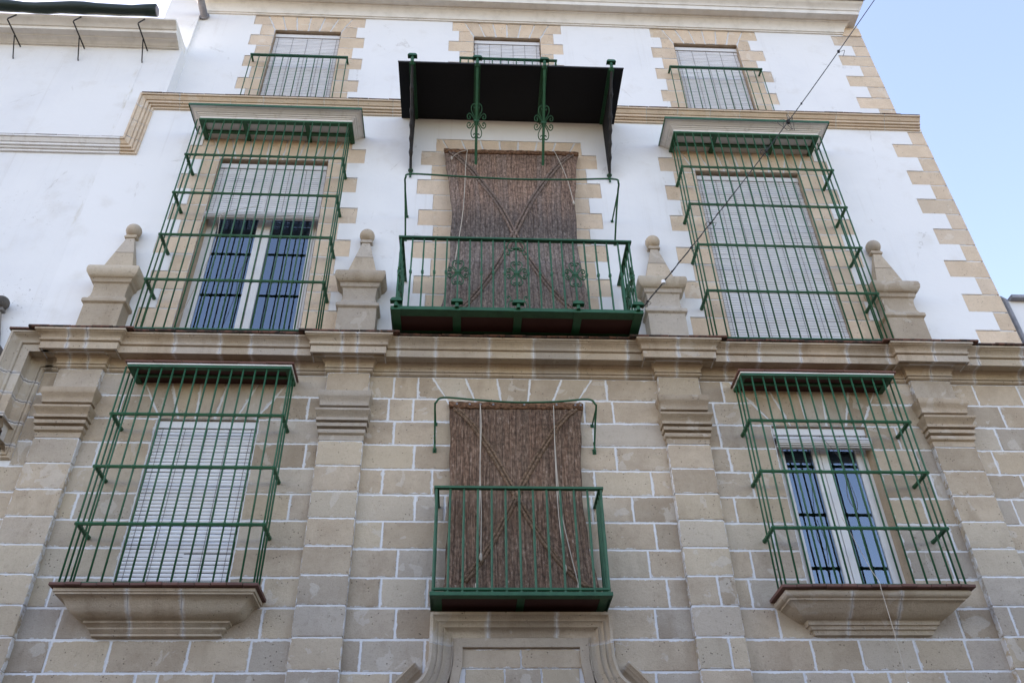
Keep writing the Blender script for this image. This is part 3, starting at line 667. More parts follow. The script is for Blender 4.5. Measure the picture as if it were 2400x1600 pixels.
# portal surround at the foot of the picture
PP = [(.0, 0), (.05, .0), (.055, .012), (.035, .02), (.04, .045), (.06, .07), (.09, .085), (.10, .09), (.08, .095), (.085, .11), (.11, .135), (.12, .14), (.105, .146), (.11, .16), (.14, .185), (.15, .19), (.15, .215), (.0, .225)]
po = empty('portal_surround', (0, 0, 0), H)
boxo('portal_field', -.06, 1.08, -.030, .02, 3.147, 4.24, M['mortar'], po)
xs = [-.055, .51, 1.075]
for a_, b_ in zip(xs, xs[1:]): rblock('stone', a_+.006, b_-.006, 4.225-.165, 4.225, -.042, 0, M['ashlar'], po)
for z1_, js in ((4.055, (.0, .36, .69, 1.04)), (3.76, (.0, .5, 1.04)), (3.46, (.0, .36, .69, 1.04))):
    for a_, b_ in zip(js, js[1:]): rblock('stone', a_+.006, b_-.006, z1_-.285, z1_-.004, -.042, 0, M['ashlar'], po)
# raised inner band, ogee moulding with flaring sides
IB = [(0, 0), (.045, 0), (.05, .004), (.05, .08), (.045, .085), (0, .085)]
lside = [(-.11, 3.15), (-.085, 3.6), (-.045, 3.95), (-.02, 4.10), (-.02, 4.235)]
flat = cat([(p[0], p[1], 0) for p in lside], 4); lpath = [(p[0], p[1]) for p in flat]; rpath = [(1.03-p[0], p[1]) for p in lpath[::-1]]
bp = [(p[0], p[1]) for p in rpath[::-1]]+[(p[0], p[1]) for p in lpath[::-1]]
sweep('inner_band', bp, IB, -.02, M['moulding'], po)
l2 = cat([(-.62, 3.58, 0), (-.42, 3.66, 0), (-.27, 3.76, 0), (-.175, 3.88, 0), (-.120, 4.04, 0), (-.105, 4.19, 0), (-.105, 4.258, 0)], 5); L2 = [(p[0], p[1]) for p in l2]; R2 = [(1.03-p[0], p[1]) for p in L2]
sweep('joint_mortar', R2+[(1.135, 4.32), (-.105, 4.32)]+L2[::-1], [(u-.007, v) for u, v in PP[1:-1]], 0, M['mortar'], po)
sweep('portal_moulding', R2, PP, 0, M['moulding'], po)
sweep('portal_moulding', L2[::-1], PP, 0, M['moulding'], po)
sweep('portal_moulding', [(1.135, 4.26), (1.135, 4.32), (.85, 4.32)], PP, 0, M['moulding'], po); sweep('portal_moulding', [(.842, 4.32), (.212, 4.32)], PP, 0, M['moulding'], po); sweep('portal_moulding', [(.204, 4.32), (-.105, 4.32), (-.105, 4.26)], PP, 0, M['moulding'], po)
for sg in (-1, 1):                                      # stubs of the broken pediment leaving left and right
    cx = .515
    pth = [(cx+sg*.87, 4.00), (cx+sg*.97, 3.90), (cx+sg*1.15, 3.70), (cx+sg*1.36, 3.46)]
    if sg < 0: pth = pth
    else: pth = pth[::-1]
    sweep('raking_moulding', pth, [(u*.8, v*.62) for u, v in PP], -.01, M['moulding'], po)

# ------------------------------------------------------------------ neighbours
N = empty('white_house', (0, 0, 0)); tag(N, 'older white rendered house with peeling limewash at the left edge', 'house')
panel('wall', -34, -5.092, 6.3, 13.65, [], YM+.004, YM+.5, M['oldplaster'], N)
panel('wall', -5.0905, -4.58, 12.15, 13.65, [], YM+.006, YM+.5, M['oldplaster'], N)
sweep('string_moulding', [(-4.896, 11.10), (-34, 11.10)], SP, YM, M['hoodwhite'], N)
tile_row(-9.6, -4.86, YM-.15, 11.308, N, w_=.3, t_=.016, dep=.2)
NP = [(0, 13.60), (.03, 13.603), (.03, 13.615), (.05, 13.618), (.06, 13.628), (.10, 13.645), (.15, 13.652), (.15, 13.662), (.25, 13.672), (.25, 13.735), (.27, 13.738), (.29, 13.76), (.33, 13.79), (.37, 13.80), (.385, 13.81), (.385, 13.84), (-.3, 13.9)]
prof_piece('eaves_cornice', -34, -4.62, YM, YM+.4, NP, M['stucco'], N, joint=False)
boxo('body', -34, -5.16, .66, 9, 0, 13.7, M['dark'], N)
F5 = None
RN = empty('neighbour_wall', (0, 0, 0)); tag(RN, 'low grey white wall with metal coping beyond the right corner of the house', 'wall')
boxo('wall', 6.86, 34, .32, 9.0, 0, 8.86, M['oldplaster'], RN); boxo('coping', 7.06, 34, .24, 9.1, 8.86, 8.91, M['zinc'], RN)
g_ = MB(); g_.tube([(6.97, .28, 7.4), (6.97, .28, 8.84), (6.93, .30, 8.90)], .03, 8); g_.build('flashing', M['zinc'], RN)

# ------------------------------------------------------------------ finials on the cornice
FP = [(.227, 7.655), (.227, 8.235), (.235, 8.24), (.255, 8.255), (.255, 8.295), (.24, 8.315), (.215, 8.335), (.20, 8.38), (.195, 8.44), (.20, 8.52), (.21, 8.56), (.232, 8.575), (.235, 8.607), (.245, 8.622), (.275, 8.645), (.297, 8.68), (.305, 8.725), (.300, 8.77), (.285, 8.792), (.183, 8.800), (.113, 9.11), (.046, 9.385)]
def finial(x, mat, label, scale=1., zoff=0., yc=.055):
    t = empty('stone_finial', (x, yc, 7.655+zoff)); tag(t, label, 'finial', 'obelisk finials along the cornice'); t.scale = (scale,)*3
    def ring(name, prof, nm=mat):
        m = MB(); n = len(prof); vs = []; fs = []
        for h, z in prof: z -= 7.655; q = h*.5 if z > 8.81-7.655 or name == 'obelisk' else .113+(h-.227)*.95; vs += [(-h, -q, z), (h, -q, z), (h, q, z), (-h, q, z)]
        for i in range(n-1):
            for j in range(4): fs.append((i*4+j, i*4+(j+1) % 4, (i+1)*4+(j+1) % 4, (i+1)*4+j))
        fs.append((3, 2, 1, 0)); fs.append(tuple((n-1)*4+j for j in range(4))); m.add(vs, fs); o = m.build(name, M[nm], t); smooth_by_angle(o, 40); return o
    ring('pedestal', FP[:14]); ring('cap_moulding', FP[13:20]); 
    ring('obelisk', [FP[19], (.1145, 9.104)]); ring('obelisk', [(.1125, 9.112), (.048, 9.382)])
    ring('neck', [(.05, 9.3825), (.076, 9.392), (.080, 9.412), (.068, 9.422), (.062, 9.445), (.05, 9.45)])
    b = MB(); b.lathe((0, 0, 9.53-7.655), [(.096*math.sin(math.pi*i/12)+.0005, -.096*math.cos(math.pi*i/12)) for i in range(13)], 18); b.build('ball', M[mat], t, smooth=True)
    return t
finial(-4.285, 'finial', 'stone obelisk finial left of the upper left window grille')
finial(-1.34, 'finial', 'stone obelisk finial between the upper left grille and the big balcony')
finial(2.365, 'finial', 'stone obelisk finial right of the big balcony where the cable ends')
finial(5.315, 'finial', 'stone obelisk finial right of the upper right window grille')
finial(-5.52, 'oldstone', 'blackened stone finial cut off by the left edge', .95, -1.13)

# ------------------------------------------------------------------ window grilles
def grille(name, c, hw, yf, yw, zb, zt, rails, nb, ns, label, bar_r=.0097):
    t = empty('window_grille', (c, yf, zb)); tag(t, label, 'window grille', 'green iron cage grilles over the windows')
    me = MB(); me.tube([(0, 0, 0), (0, 0, zt-zb)], bar_r, 6, rot=.26); bar = me.mesh('bar', M['green'], True)
    dep = yw-yf; sp = 2*hw/(nb-1)
    for i in range(nb): shared('bar', bar, t, (-hw+sp*i, 0, 0), (RND.uniform(-.0012, .0012), RND.uniform(-.0012, .0012), RND.uniform(0, .5)))
    for sg in (-1, 1):
        for j in range(ns): shared('bar', bar, t, (sg*hw, dep*(j+1)/(ns+1), 0))
    def rail(z, r=.0172, swell=True):
        g = MB(); pts = []; rs = []
        for i in range(nb):
            x = -hw+sp*i
            if swell:
                for dx, k in ((-.022, 1.), (-.008, 1.32), (.008, 1.32), (.022, 1.)): pts.append((x+dx, 0, z)); rs.append(r*k)
            else: pts.append((x, 0, z)); rs.append(r)
        g.tube(pts, rs, 6, rot=math.pi/6); g.build('rail', M['green'], t)
        for sg in (-1, 1):
            g = MB(); g.tube([(sg*hw, -.012, z), (sg*hw, dep*.33-.02, z), (sg*hw, dep*.33, z), (sg*hw, dep*.33+.02, z), (sg*hw, dep*.66-.02, z), (sg*hw, dep*.66, z), (sg*hw, dep*.66+.02, z), (sg*hw, dep+.02, z)], [r*1.3, r*1.15, r*1.45, r*1.15, r*1.15, r*1.45, r*1.15, r*1.45], 6); g.build('bracket', M['green'], t)
    for z in rails: rail(z-zb)
    g = MB(); g.box(-hw-.012, hw+.012, -.014, .014, -.01, .006)
    for sg in (-1, 1): g.box(sg*hw-.012, sg*hw+.012, .0145, dep, -.0095, .0055)
    g.build('bottom_rail', M['green'], t); return t
grille('ll', -2.80, .868, -.315, YL, 4.735, 7.14, (6.545, 5.93, 5.315), 15, 2, 'green iron cage grille over the closed blind of the lower left window')
grille('lr', 3.87, .870, -.315, YL, 4.735, 7.14, (6.555, 5.94, 5.313), 15, 2, 'green iron cage grille over the lower right window with curtain')
grille('ul', -2.785, 1.035, -.205, YM, 7.76, 11.46, (10.725, 9.985, 9.235, 8.497), 18, 2, 'green iron cage grille over the half open upper left window')
grille('ur', 3.925, 1.05, -.205, YM, 7.76, 11.46, (10.74, 10.0, 9.258, 8.485), 18, 2, 'green iron cage grille over the closed blind of the upper right window')

# ------------------------------------------------------------------ wrought scrolls, knobs
S1 = [(.006, .012), (.026, .045), (.052, .085), (.066, .125), (.058, .165), (.034, .182), (.014, .168), (.012, .146), (.028, .138), (.036, .152)]
S2 = [(.006, .006), (.040, .034), (.064, .066), (.092, .078), (.114, .058), (.112, .030), (.092, .018), (.076, .030), (.082, .048), (.094, .046)]
def scroll_mesh(name, curves, r=.0062, mirror=True, updown=True):
    g = MB()
    for crv in curves:
        for sx in ((1, -1) if mirror else (1,)):
            for sz in ((1, -1) if updown else (1,)):
                g.tube([(p[0], p[1], p[2]) for p in cat([(sx*a_, 0, sz*b_) for a_, b_ in crv], 4)], r, 5, flat=1.7)
    g.box(-.036, .036, -.016, .016, -.009, .009); return g.mesh(name, M['green'], True)
ROS = scroll_mesh('scroll', (S1, S2))
ARCH = [(.0, .128), (.05, .118), (.09, .085), (.105, .03), (.085, -.02), (.055, -.035), (.035, -.018), (.045, .006), (.062, .0)]
ARC2 = [(.088, -.02), (.075, -.06), (.085, -.095), (.105, -.10), (.112, -.08), (.10, -.07)]
TOPS = scroll_mesh('scroll', (ARCH, ARC2), updown=False)
KN = MB(); KN.tube([(0, 0, -.085), (0, 0, -.02)], [.024, .020], 8)
pr = [(-.066, -.022), (.066, -.022), (.062, -.006), (.050, .012), (.034, .020), (-.034, .020), (-.050, .012), (-.062, -.006)]
KN.add([(x_, -.032, z_) for x_, z_ in pr]+[(x_, .032, z_) for x_, z_ in pr], [tuple(range(7, -1, -1)), tuple(range(8, 16))]+[(i, (i+1) % 8, 8+(i+1) % 8, 8+i) for i in range(8)])
KNOB = KN.mesh('knob', M['green'])
KS = MB(); KS.lathe((0, 0, 0), [(.014, -.06), (.016, -.02), (.034, -.014), (.038, -.004), (.03, .010), (.001, .014)], 12); KNOBS = KS.mesh('knob', M['green'], True)

# big balcony
BZ, BR, BY = 7.745, 8.865, -.62; bc, bh = .5255, 1.352
t = empty('balcony', (bc, BY, BZ)); tag(t, 'large green iron balcony with scrollwork under the black canopy', 'balcony')
dep = YM-BY
bm = MB(); bm.tube([(0, 0, 0), (0, 0, .24), (0, 0, .30), (0, 0, .36), (0, 0, .545), (0, 0, .56), (0, 0, .585), (0, 0, .60), (0, 0, .78), (0, 0, .84), (0, 0, .90), (0, 0, 1.11)], [.0125, .0125, .015, .0125, .0125, .022, .022, .0125, .0125, .015, .0125, .0125], 4, rot=.785); BAL = bm.mesh('baluster', M['green'])
sp = 2*bh/20
for i in range(21): shared('baluster', BAL, t, (-bh+sp*i, 0, 0))
for sg in (-1, 1):
    for j in range(1, 6): shared('baluster', BAL, t, (sg*bh, dep*j/6, 0))
    shared('scroll', ROS, t, (sg*bh, dep*.5, .572), (0, 0, math.pi/2)); shared('scroll', ROS, t, (sg*bh, .09, .572), (0, 0, math.pi/2))
for i in (5, 10, 15): shared('scroll', ROS, t, (-bh+sp*i, -.004, .572))
shared('scroll', TOPS, t, (0, -.004, .965)); o = shared('scroll', TOPS, t, (0, -.004, .125)); o.scale = (1, 1, -1)
g = MB(); g.box(-bh-.03, bh+.03, -.028, .028, 1.10, 1.122)
g.build('handrail', M['green'], t)
for sg in (-1, 1):
    g = MB(); g.box(sg*bh-.028, sg*bh+.028, .0285, dep, 1.1005, 1.1215); g.build('handrail', M['green'], t)
fr = MB(); fr.box(-1.405, 1.405, -.035, -.027, -.012, .032); fr.box(-1.405, -1.397, -.0265, dep, -.012, .032); fr.box(1.397, 1.405, -.0265, dep, -.012, .032)
fr.box(-1.396, 1.396, -.0265, .085, -.0125, -.0045); fr.box(-1.396, 1.396, -.026, dep, .014, .022); fr.box(-1.3965, 1.3965, dep-.42, dep-.38, -.012, -.0045)
fr.build('floor_frame', M['green'], t)
ribs = [-1.345, -.675, .005, .675, 1.345]
for x in ribs:
    g = MB(); g.box(x-.045, x+.045, -.048, dep-.1, -.026, -.0130); g.build('rib', M['green'], t)
    shared('knob', KNOB, t, (x, -.052, .095))
for a_, b_ in zip(ribs, ribs[1:]): boxo('floor_panel', a_+.046, b_-.046, .0855, dep, -.010, .0, M['redboard'], t)
# small lower balcony
BZ, BY = 4.60, -.41; bc, bh = .505, .806
t = empty('balcony', (bc, BY, BZ)); tag(t, 'small plain green iron balcony above the portal', 'balcony')
dep = YL-BY
bm = MB(); bm.tube([(0, 0, .008), (0, 0, .40), (0, 0, .46), (0, 0, .54), (0, 0, .60), (0, 0, 1.07)], [.0125, .0125, .0145, .0145, .0125, .0125], 6, rot=.5); BAL2 = bm.mesh('baluster', M['green'])
sp = 2*bh/12
for i in range(13): shared('baluster', BAL2, t, (-bh+sp*i, 0, 0))
for sg in (-1, 1):
    for j in range(1, 4): shared('baluster', BAL2, t, (sg*bh, dep*j/4, 0))
    g = MB(); g.box(sg*bh-.024, sg*bh+.024, .0255, dep, 1.0605, 1.0825); g.build('handrail', M['green'], t)
g = MB(); g.box(-bh-.024, bh+.024, -.025, .025, 1.06, 1.083); g.build('handrail', M['green'], t)
g = MB(); g.tube([(-bh-.01, 0, .045), (bh+.01, 0, .045)], .017, 6); g.build('bottom_rail', M['green'], t)
fr = MB(); fr.box(-.832, .832, -.03, -.022, -.022, .012); fr.box(-.832, -.824, -.0215, dep, -.022, .012); fr.box(.824, .832, -.0215, dep, -.022, .012); fr.box(-.8235, .8235, -.0215, .06, -.0225, -.0145); fr.box(-.8235, .8235, -.0215, dep, .0, .008)
for x in (-.76, 0, .76): fr.box(x-.035, x+.035, .0605, dep, -.0230, -.0145)
fr.build('floor_frame', M['green'], t)
for a_, b_ in ((-.724, -.036), (.036, .724)): boxo('floor_panel', a_, b_, .061, dep, -.0180, -.010, M['redboard'], t)
# window guards of the top storey
def guard(c, hw, z1, label):
    yf = .262; z0 = 12.42
    t = empty('window_guard', (c, yf, z0)); tag(t, label, 'window guard', 'low green window guards of the top storey')
    me = MB(); me.tube([(0, 0, 0), (0, 0, z1-z0)], .0085, 6); b = me.mesh('bar', M['green'], True)
    for i in range(13): shared('bar', b, t, (-hw+2*hw*i/12, 0, 0))
    g = MB(); g.box(-hw-.016, hw+.016, -.02, .02, z1-z0-.012, z1-z0+.012); g.build('handrail', M['green'], t)
    g = MB(); g.box(-hw-.012, hw+.012, -.012, .012, .0, .02)
    g.build('bottom_rail', M['green'], t)
    for sg in (-1, 1):
        g = MB(); g.box(sg*hw-.014, sg*hw+.014, .0205, YT-yf+.01, z1-z0-.010, z1-z0+.010); g.build('bracket', M['green'], t)
        g = MB(); g.box(sg*hw-.01, sg*hw+.01, .0125, YT-yf+.01, .0, .018); g.build('bracket', M['green'], t)
guard(-2.785, .752, 13.70, 'low green guard of the top left window'); guard(.548, .775, 13.79, 'low green guard of the top middle window, behind the canopy'); guard(3.94, .752, 13.73, 'low green guard of the top right window')

# ------------------------------------------------------------------ canopy over the big balcony
t = empty('balcony_canopy', (.521, YM, 12.066)); tag(t, 'flat black sheet canopy on four green iron brackets above the balcony', 'canopy')
g = MB(); g.box(-1.578, 1.578, -.96, 0, 0, .018); g.build('roof_sheet', M['darksheet'], t)
g = MB(); g.box(-1.582, 1.582, -.966, -.9605, -.004, .022); g.build('edge_trim', M['blackiron'], t)
for k, x in enumerate((-1.383, -.478, .462, 1.404)):
    br = empty('bracket', (x, 0, 0), t)
    g = MB(); g.box(-.045, .045, -.957, -.0, -.014, -.0005); g.box(-.006, .006, -.9575, 0, -.05, -.0145); g.build('beam', M['green'], br)
    A_, B_ = Vector((0, -.94, -.045)), Vector((0, 0, -1.235))
    g = MB(); pts = [A_.lerp(B_, i/24) for i in range(25)]
    rs = [.019]*25
    if k in (0, 3):
        for i in (5, 10, 13, 16, 19): rs[i] = .030
    g.tube(pts, rs, 6); g.build('strut', M['green'] if k in (1, 2) else M['blackiron'], br)
    d = (B_-A_).normalized(); ang = math.atan2(d.y, -d.z)
    if k in (1, 2):
        o = shared('scroll', ROS, br, tuple(A_.lerp(B_, .49)), (ang, 0, 0)); o.scale = (1.12, 1.12, 1.3)
    else:
        g = MB(); th = .004
        g.add([(-th, -.90, -.06), (-th, 0, -.02), (-th, 0, -1.16), (th, -.90, -.06), (th, 0, -.02), (th, 0, -1.16)], [(0, 1, 2), (5, 4, 3), (0, 3, 4, 1), (1, 4, 5, 2), (2, 5, 3, 0)]); g.build('side_plate', M['darksheet'], br)
    g = MB(); g.tube([(0, -.955, -.03), (0, -.985, -.02), (0, -.99, .05)], [.03, .026, .02], 8); g.build('hook', M['green'], br)
    shared('knob', KNOB, br, (0, -.99, .112)); shared('knob', KNOBS, br, (0, -.03, -1.17))
    g = MB(); g.tube([(0, -.03, -1.17), (0, -.02, -1.30)], .014, 6); g.build('foot', M['green'], br)

# awning hoops
def hoop(x0, x1, yw, zf, zs, yk, zk, yb, zb_, label, r, curl):
    t = empty('awning_hoop', ((x0+x1)/2, yw, zf)); tag(t, label, 'iron hoop'); c = (x0+x1)/2; h = (x1-x0)/2
    P_ = []
    for sg, od in ((-1, 1), (1, -1)):
        seg = [(sg*h, 0, 0), (sg*h, (yk-yw)*.55, (zk-zf)*.62), (sg*h, yk-yw, zk-zf), (sg*(h-.01), yb-yw+.02, zb_-zf-.05), (sg*(h-.09), yb-yw, zb_-zf)]
        P_.append(seg)
    mid = [(-h*.5, yb-yw, zb_-zf-.025), (0, yb-yw, zb_-zf-.05), (h*.5, yb-yw, zb_-zf-.035)]
    g = MB(); g.tube(cat(P_[0]+mid+P_[1][::-1], 5), r, 7); g.build('bent_rod', M['green'], t, smooth=True)
    for sg in (-1, 1):
        g = MB(); g.tube([(sg*h, 0, zs-zf), (sg*h, yk-yw+.02, zk-zf-.01)], r*.85, 6); g.build('stay', M['green'], t)
        if curl: g = MB(); g.tube(cat([(sg*h, .0, 0), (sg*h, -.035, -.015), (sg*h, -.05, .03), (sg*h-.0, -.035, .10)], 5), r, 6); g.build('curl', M['green'], t)
        g = MB(); g.box(sg*h-.02, sg*h+.02, -.008, .004, -.03, .03); g.box(sg*h-.018, sg*h+.018, -.008, .004, zs-zf-.02, zs-zf+.02); g.build('wall_plate', M['green'], t)
hoop(-.86, 1.888, YM, 9.58, 10.0, -.40, 10.0, -.54, 10.07, 'bent green rod arching in front of the upper woven mat', .0125, False)
hoop(-.355, 1.35, YL, 6.33, 6.66, -.36, 6.665, -.41, 6.735, 'bent green rod arching over the lower woven mat', .011, True)

# ------------------------------------------------------------------ slatted roller blinds
def blind(xc, hw, z0, z1, y, label, roll=None, tilt=0.):
    t = empty('slatted_blind', (xc, y, z1)); tag(t, label, 'window blind', 'white slatted roll up blinds')
    boxo('head_rail', -hw, hw, -.022, .02, -.085, -.004, M['whitepaint'], t)
    p = .0405; n = int((z1-z0-.09)/p); g = MB()
    for i in range(n):
        z = -.09-p*(i+.5); yy = -abs(z)*0.012; h2 = .0176; dx = RND.uniform(-.004, .004); sk = RND.uniform(-.0022, .0022); z += RND.uniform(-.0012, .0012)
        if tilt and i == n-8: g.box(-hw+.006, hw*.1, yy-.006, yy+.004, z-h2, z+h2); g.box(hw*.1, hw-.006, yy-.010, yy-.002, z-h2-.011, z+h2-.011); continue
        yb = [(-.0, -h2), (-.0055, -h2*.5), (-.007, 0), (-.0055, h2*.5), (-.0, h2)]
        vs = []
        for sx in (-hw+.006+dx, hw-.006+dx): q = sk if sx > 0 else -sk; vs += [(sx, yy+b_[0], z+b_[1]+q) for b_ in yb]+[(sx, yy+.004, z+q)]
        g.add(vs, [(j, j+1, 7+j, 6+j) for j in range(4)]+[(4, 5, 11, 10), (5, 0, 6, 11), (0, 1, 2, 3, 4, 5), (6, 7, 8, 9, 10, 11)])
    o = g.build('slats', M['slat'], t); o['kind'] = 'stuff'
    nc = max(4, int(round(hw*2/.20)))
    for i in range(nc):
        x = -hw+.06+(2*hw-.12)*i/(nc-1)
        c_ = MB(); c_.tube([(x, -.009, -.09), (x+RND.uniform(-.006, .006), -.012-abs(z1-z0)*.006, -(z1-z0)*.5), (x, -.010-abs(z1-z0)*.012, -(z1-z0)+.01)], .0024, 4); c_.build('ladder_cord', M['cord'], t)
    if roll:
        r = roll; zc = -(z1-z0)-r*.6; yy = -.035-(z1-z0)*.012
        g = MB(); 
        for j in range(16):
            a_ = 2*math.pi*j/16; rr = r*(.93+.07*(j % 2))
            ca, sa = math.cos(a_), math.sin(a_); h2 = math.pi*r/16*.84
            cxy, czz = yy+rr*ca, zc+rr*sa; tx, tz_ = -sa*h2, ca*h2
            vs = []
            for sx in (-hw-.004, hw+.004): vs += [(sx, cxy-tx, czz-tz_), (sx, cxy+ca*.006, czz+sa*.006), (sx, cxy+tx, czz+tz_), (sx, cxy-ca*.004, czz-sa*.004)]
            g.add(vs, [(0, 1, 5, 4), (1, 2, 6, 5), (2, 3, 7, 6), (3, 0, 4, 7), (0, 3, 2, 1), (4, 5, 6, 7)])
        o = g.build('rolled_slats', M['slat'], t); o['kind'] = 'stuff'
        g = MB(); g.tube([(-hw+.01, yy, zc), (hw-.01, yy, zc)], r*.85, 12); g.build('roll_core', M['cord'], t)
    else:
        boxo('bottom_bar', -hw+.004, hw-.004, -.02-abs(z1-z0)*.012, .0-abs(z1-z0)*.012, -(z1-z0)-.012, -(z1-z0)+.02, M['slat'], t)
    return t
blind(-2.79, .525, 4.83, 6.685, .055, 'white slatted blind fully lowered in the lower left window', tilt=1)
blind(3.885, .525, 6.52, 6.685, .06, 'white slatted blind rolled up at the top of the lower right window', roll=.062)
blind(-2.77, .742, 10.02, 11.045, YM+.085, 'white slatted blind half lowered in the upper left window', roll=.048)
blind(3.935, .748, 7.74, 11.05, YM+.09, 'tall white slatted blind fully lowered in the upper right window')
for c, lb in zip(TOPWIN, ('white slatted blind in the top left window', 'white slatted blind in the top middle window above the canopy', 'white slatted blind in the top right window')): blind(c[0], c[1]-.008, 12.45, TZT-.03, YT+.085, lb)

# ------------------------------------------------------------------ woven mats
def lerpk(keys, t):
    for (t0, v0), (t1, v1) in zip(keys, keys[1:]):
        if t <= t1:
            k = (t-t0)/(t1-t0); k = k*k*(3-2*k)*.5+k*.5; return v0+(v1-v0)*k
    return keys[-1][1]
def woven(label, kz, ky, kl, kr, n, mat, cross, nails, ropes, rows=30):
    z0 = lerpk(kz, 0); y0 = lerpk(ky, 0); x0 = (lerpk(kl, 0)+lerpk(kr, 0))/2
    t = empty('woven_mat_blind', (x0, y0, z0)); tag(t, label, 'mat blind', 'esparto mats hung over the balcony doors')
    def Pt(s, v, off=0.):
        l, r = lerpk(kl, v), lerpk(kr, v)
        wob = .006*math.sin(v*9+s*5)+.003*math.sin(v*21+1)
        return Vector((l+(r-l)*s+(.006*math.sin(v*31) if s in (0, 1) else 0), lerpk(ky, v)-off+wob*.7-.03*math.sin(math.pi*s)*v*(1-v)*2, lerpk(kz, v)))
    W_ = lerpk(kr, 0)-lerpk(kl, 0); Hh = abs(lerpk(kz, 1)-lerpk(kz, 0))
    for i in range(n):
        vs = []; uv = []; fs = []; c = 5
        for r in range(rows+1):
            v = r/rows
            for j in range(c):
                s = (i+j/(c-1))/n; bl = .004*math.sin(math.pi*j/(c-1))
                p = Pt(s, v, bl); vs.append((p.x, p.y, p.z)); uv.append((j/(c-1), v*Hh))
        for r in range(rows):
            for j in range(c-1): fs.append((r*c+j, r*c+j+1, (r+1)*c+j+1, (r+1)*c+j))
        # back skin
        b = len(vs)
        for r in range(rows+1):
            for s in (i/n, (i+1)/n): p = Pt(s, r/rows, -.014); vs.append((p.x, p.y, p.z)); uv.append((0, r/rows*Hh))
        for r in range(rows):
            q = b+2*r; fs.append((q+1, q, q+2, q+3))
            if i == 0: fs.append((r*c, (r+1)*c, q+2, q))
            if i == n-1: fs.append((r*c+c-1, q+1, q+3, (r+1)*c+c-1))
        fs.append(tuple(rows*c+j for j in range(c))+(b+2*rows+1, b+2*rows))
        me = bpy.data.meshes.new('braid'); me.from_pydata([(p[0]-x0, p[1]-y0, p[2]-z0) for p in vs], [], fs); me.materials.append(M[mat])
        u = me.uv_layers.new(name='UVMap')
        for lp in me.loops: u.data[lp.index].uv = uv[lp.vertex_index]
        for p in me.polygons: p.use_smooth = True
        o = link('braid', me, t)
    def ribbon(name, pts, w_, h_, mt):
        g = MB(); g.tube([p-Vector((x0, y0, z0)) for p in pts], w_, 8, flat=h_/w_); o = g.build(name, mt, t, smooth=True); return o
    for (s0, v0), (s1, v1) in cross:
        for k in (-1, 1):
            q = [Pt(s0+(s1-s0)*i/30+k*.0145, v0+(v1-v0)*i/30, .008) for i in range(31)]; g = MB(); g.tube([p-Vector((x0, y0, z0)) for p in q], .019, 6); g.build('cross_seam', M[mat+'seam'], t, smooth=True)
    q = [Pt(i/40, .016, .012)+Vector((0, 0, .003*math.sin(i*1.7)+.002*math.sin(i*.6))) for i in range(41)]
    g = MB(); g.tube([p-Vector((x0, y0, z0)) for p in q], [.046+.006*math.sin(i*2.3) for i in range(41)], 8, rot=0, flat=.40); g.build('top_hem', M['hem'], t, smooth=True)
    q = [Pt(i/40, .030, .014)+Vector((0, 0, .005*math.sin(i*1.1))) for i in range(41)]
    g = MB(); g.tube([p-Vector((x0, y0, z0)) for p in q], .010, 6); g.build('top_hem', M['hem'], t, smooth=True)
    for s in nails:
        p = Pt(s, .020, .045)-Vector((x0, y0, z0)); g = MB(); g.lathe((0, 0, 0), [(.012, -.003), (.012, .003), (.004, .006), (.0005, .006)], 8); o = g.build('washer', M['zinc'], t); o.location = p; o.rotation_euler = (math.pi/2, 0, 0)
    for rp in ropes:
        pts = []
        for i in range(len(rp)): s, v, of = rp[i]; pts.append(Pt(s, v, .03+of)-Vector((x0, y0, z0)))
        g = MB(); g.tube(cat(pts, 5), .0052, 5); g.lathe(tuple(pts[-1]), [(.004, -.05), (.013, -.03), (.015, -.005), (.012, .02), (.004, .03)], 7); g.build('pull_rope', M['rope'], t, smooth=True)
    return t
for nm, base in (('matupseam', (.19, .14, .115)), ('matlowseam', (.185, .12, .08))):
    m = NT(nm); v = m.objvec(False); n_ = m.noise(v, 38, 4, .8); m.bump(n_, 1., .01); M[nm] = m.end(m.mix(m.ss(n_, .35, .65), tuple(c*.4 for c in base), tuple(min(1, c*1.5) for c in base)), .95, .08)
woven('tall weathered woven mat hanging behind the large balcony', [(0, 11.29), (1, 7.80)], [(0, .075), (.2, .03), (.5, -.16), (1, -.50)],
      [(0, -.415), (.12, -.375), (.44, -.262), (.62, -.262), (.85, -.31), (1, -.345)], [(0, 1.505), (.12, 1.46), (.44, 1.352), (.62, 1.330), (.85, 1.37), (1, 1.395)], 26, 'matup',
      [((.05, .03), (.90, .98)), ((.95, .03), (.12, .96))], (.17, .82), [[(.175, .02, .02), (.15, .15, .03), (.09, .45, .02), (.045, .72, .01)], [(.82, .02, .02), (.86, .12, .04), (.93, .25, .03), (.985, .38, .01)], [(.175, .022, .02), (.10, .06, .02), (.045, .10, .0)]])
woven('short brown woven mat hanging behind the small lower balcony', [(0, 6.905), (1, 4.655)], [(0, -.03), (.2, -.06), (.55, -.14), (1, -.335)],
      [(0, -.222), (.2, -.196), (.5, -.184), (.75, -.195), (1, -.202)], [(0, 1.263), (.2, 1.215), (.5, 1.165), (.75, 1.185), (1, 1.245)], 20, 'matlow',
      [((.05, .05), (.93, .97)), ((.94, .05), (.12, .93))], (.06, .155, .235, .33, .56, .80, .94, .98), [[(.232, .03, .02), (.235, .2, .03), (.228, .42, .03), (.24, .60, .05), (.238, .80, .05)], [(.777, .03, .02), (.79, .2, .03), (.80, .42, .04), (.80, .62, .05), (.795, .86, .05)], [(.777, .03, .02), (.80, .35, .03), (.825, .6, .03), (.86, .97, .01)], [(.232, .03, .02), (.228, .5, .02), (.205, .97, .01)]])

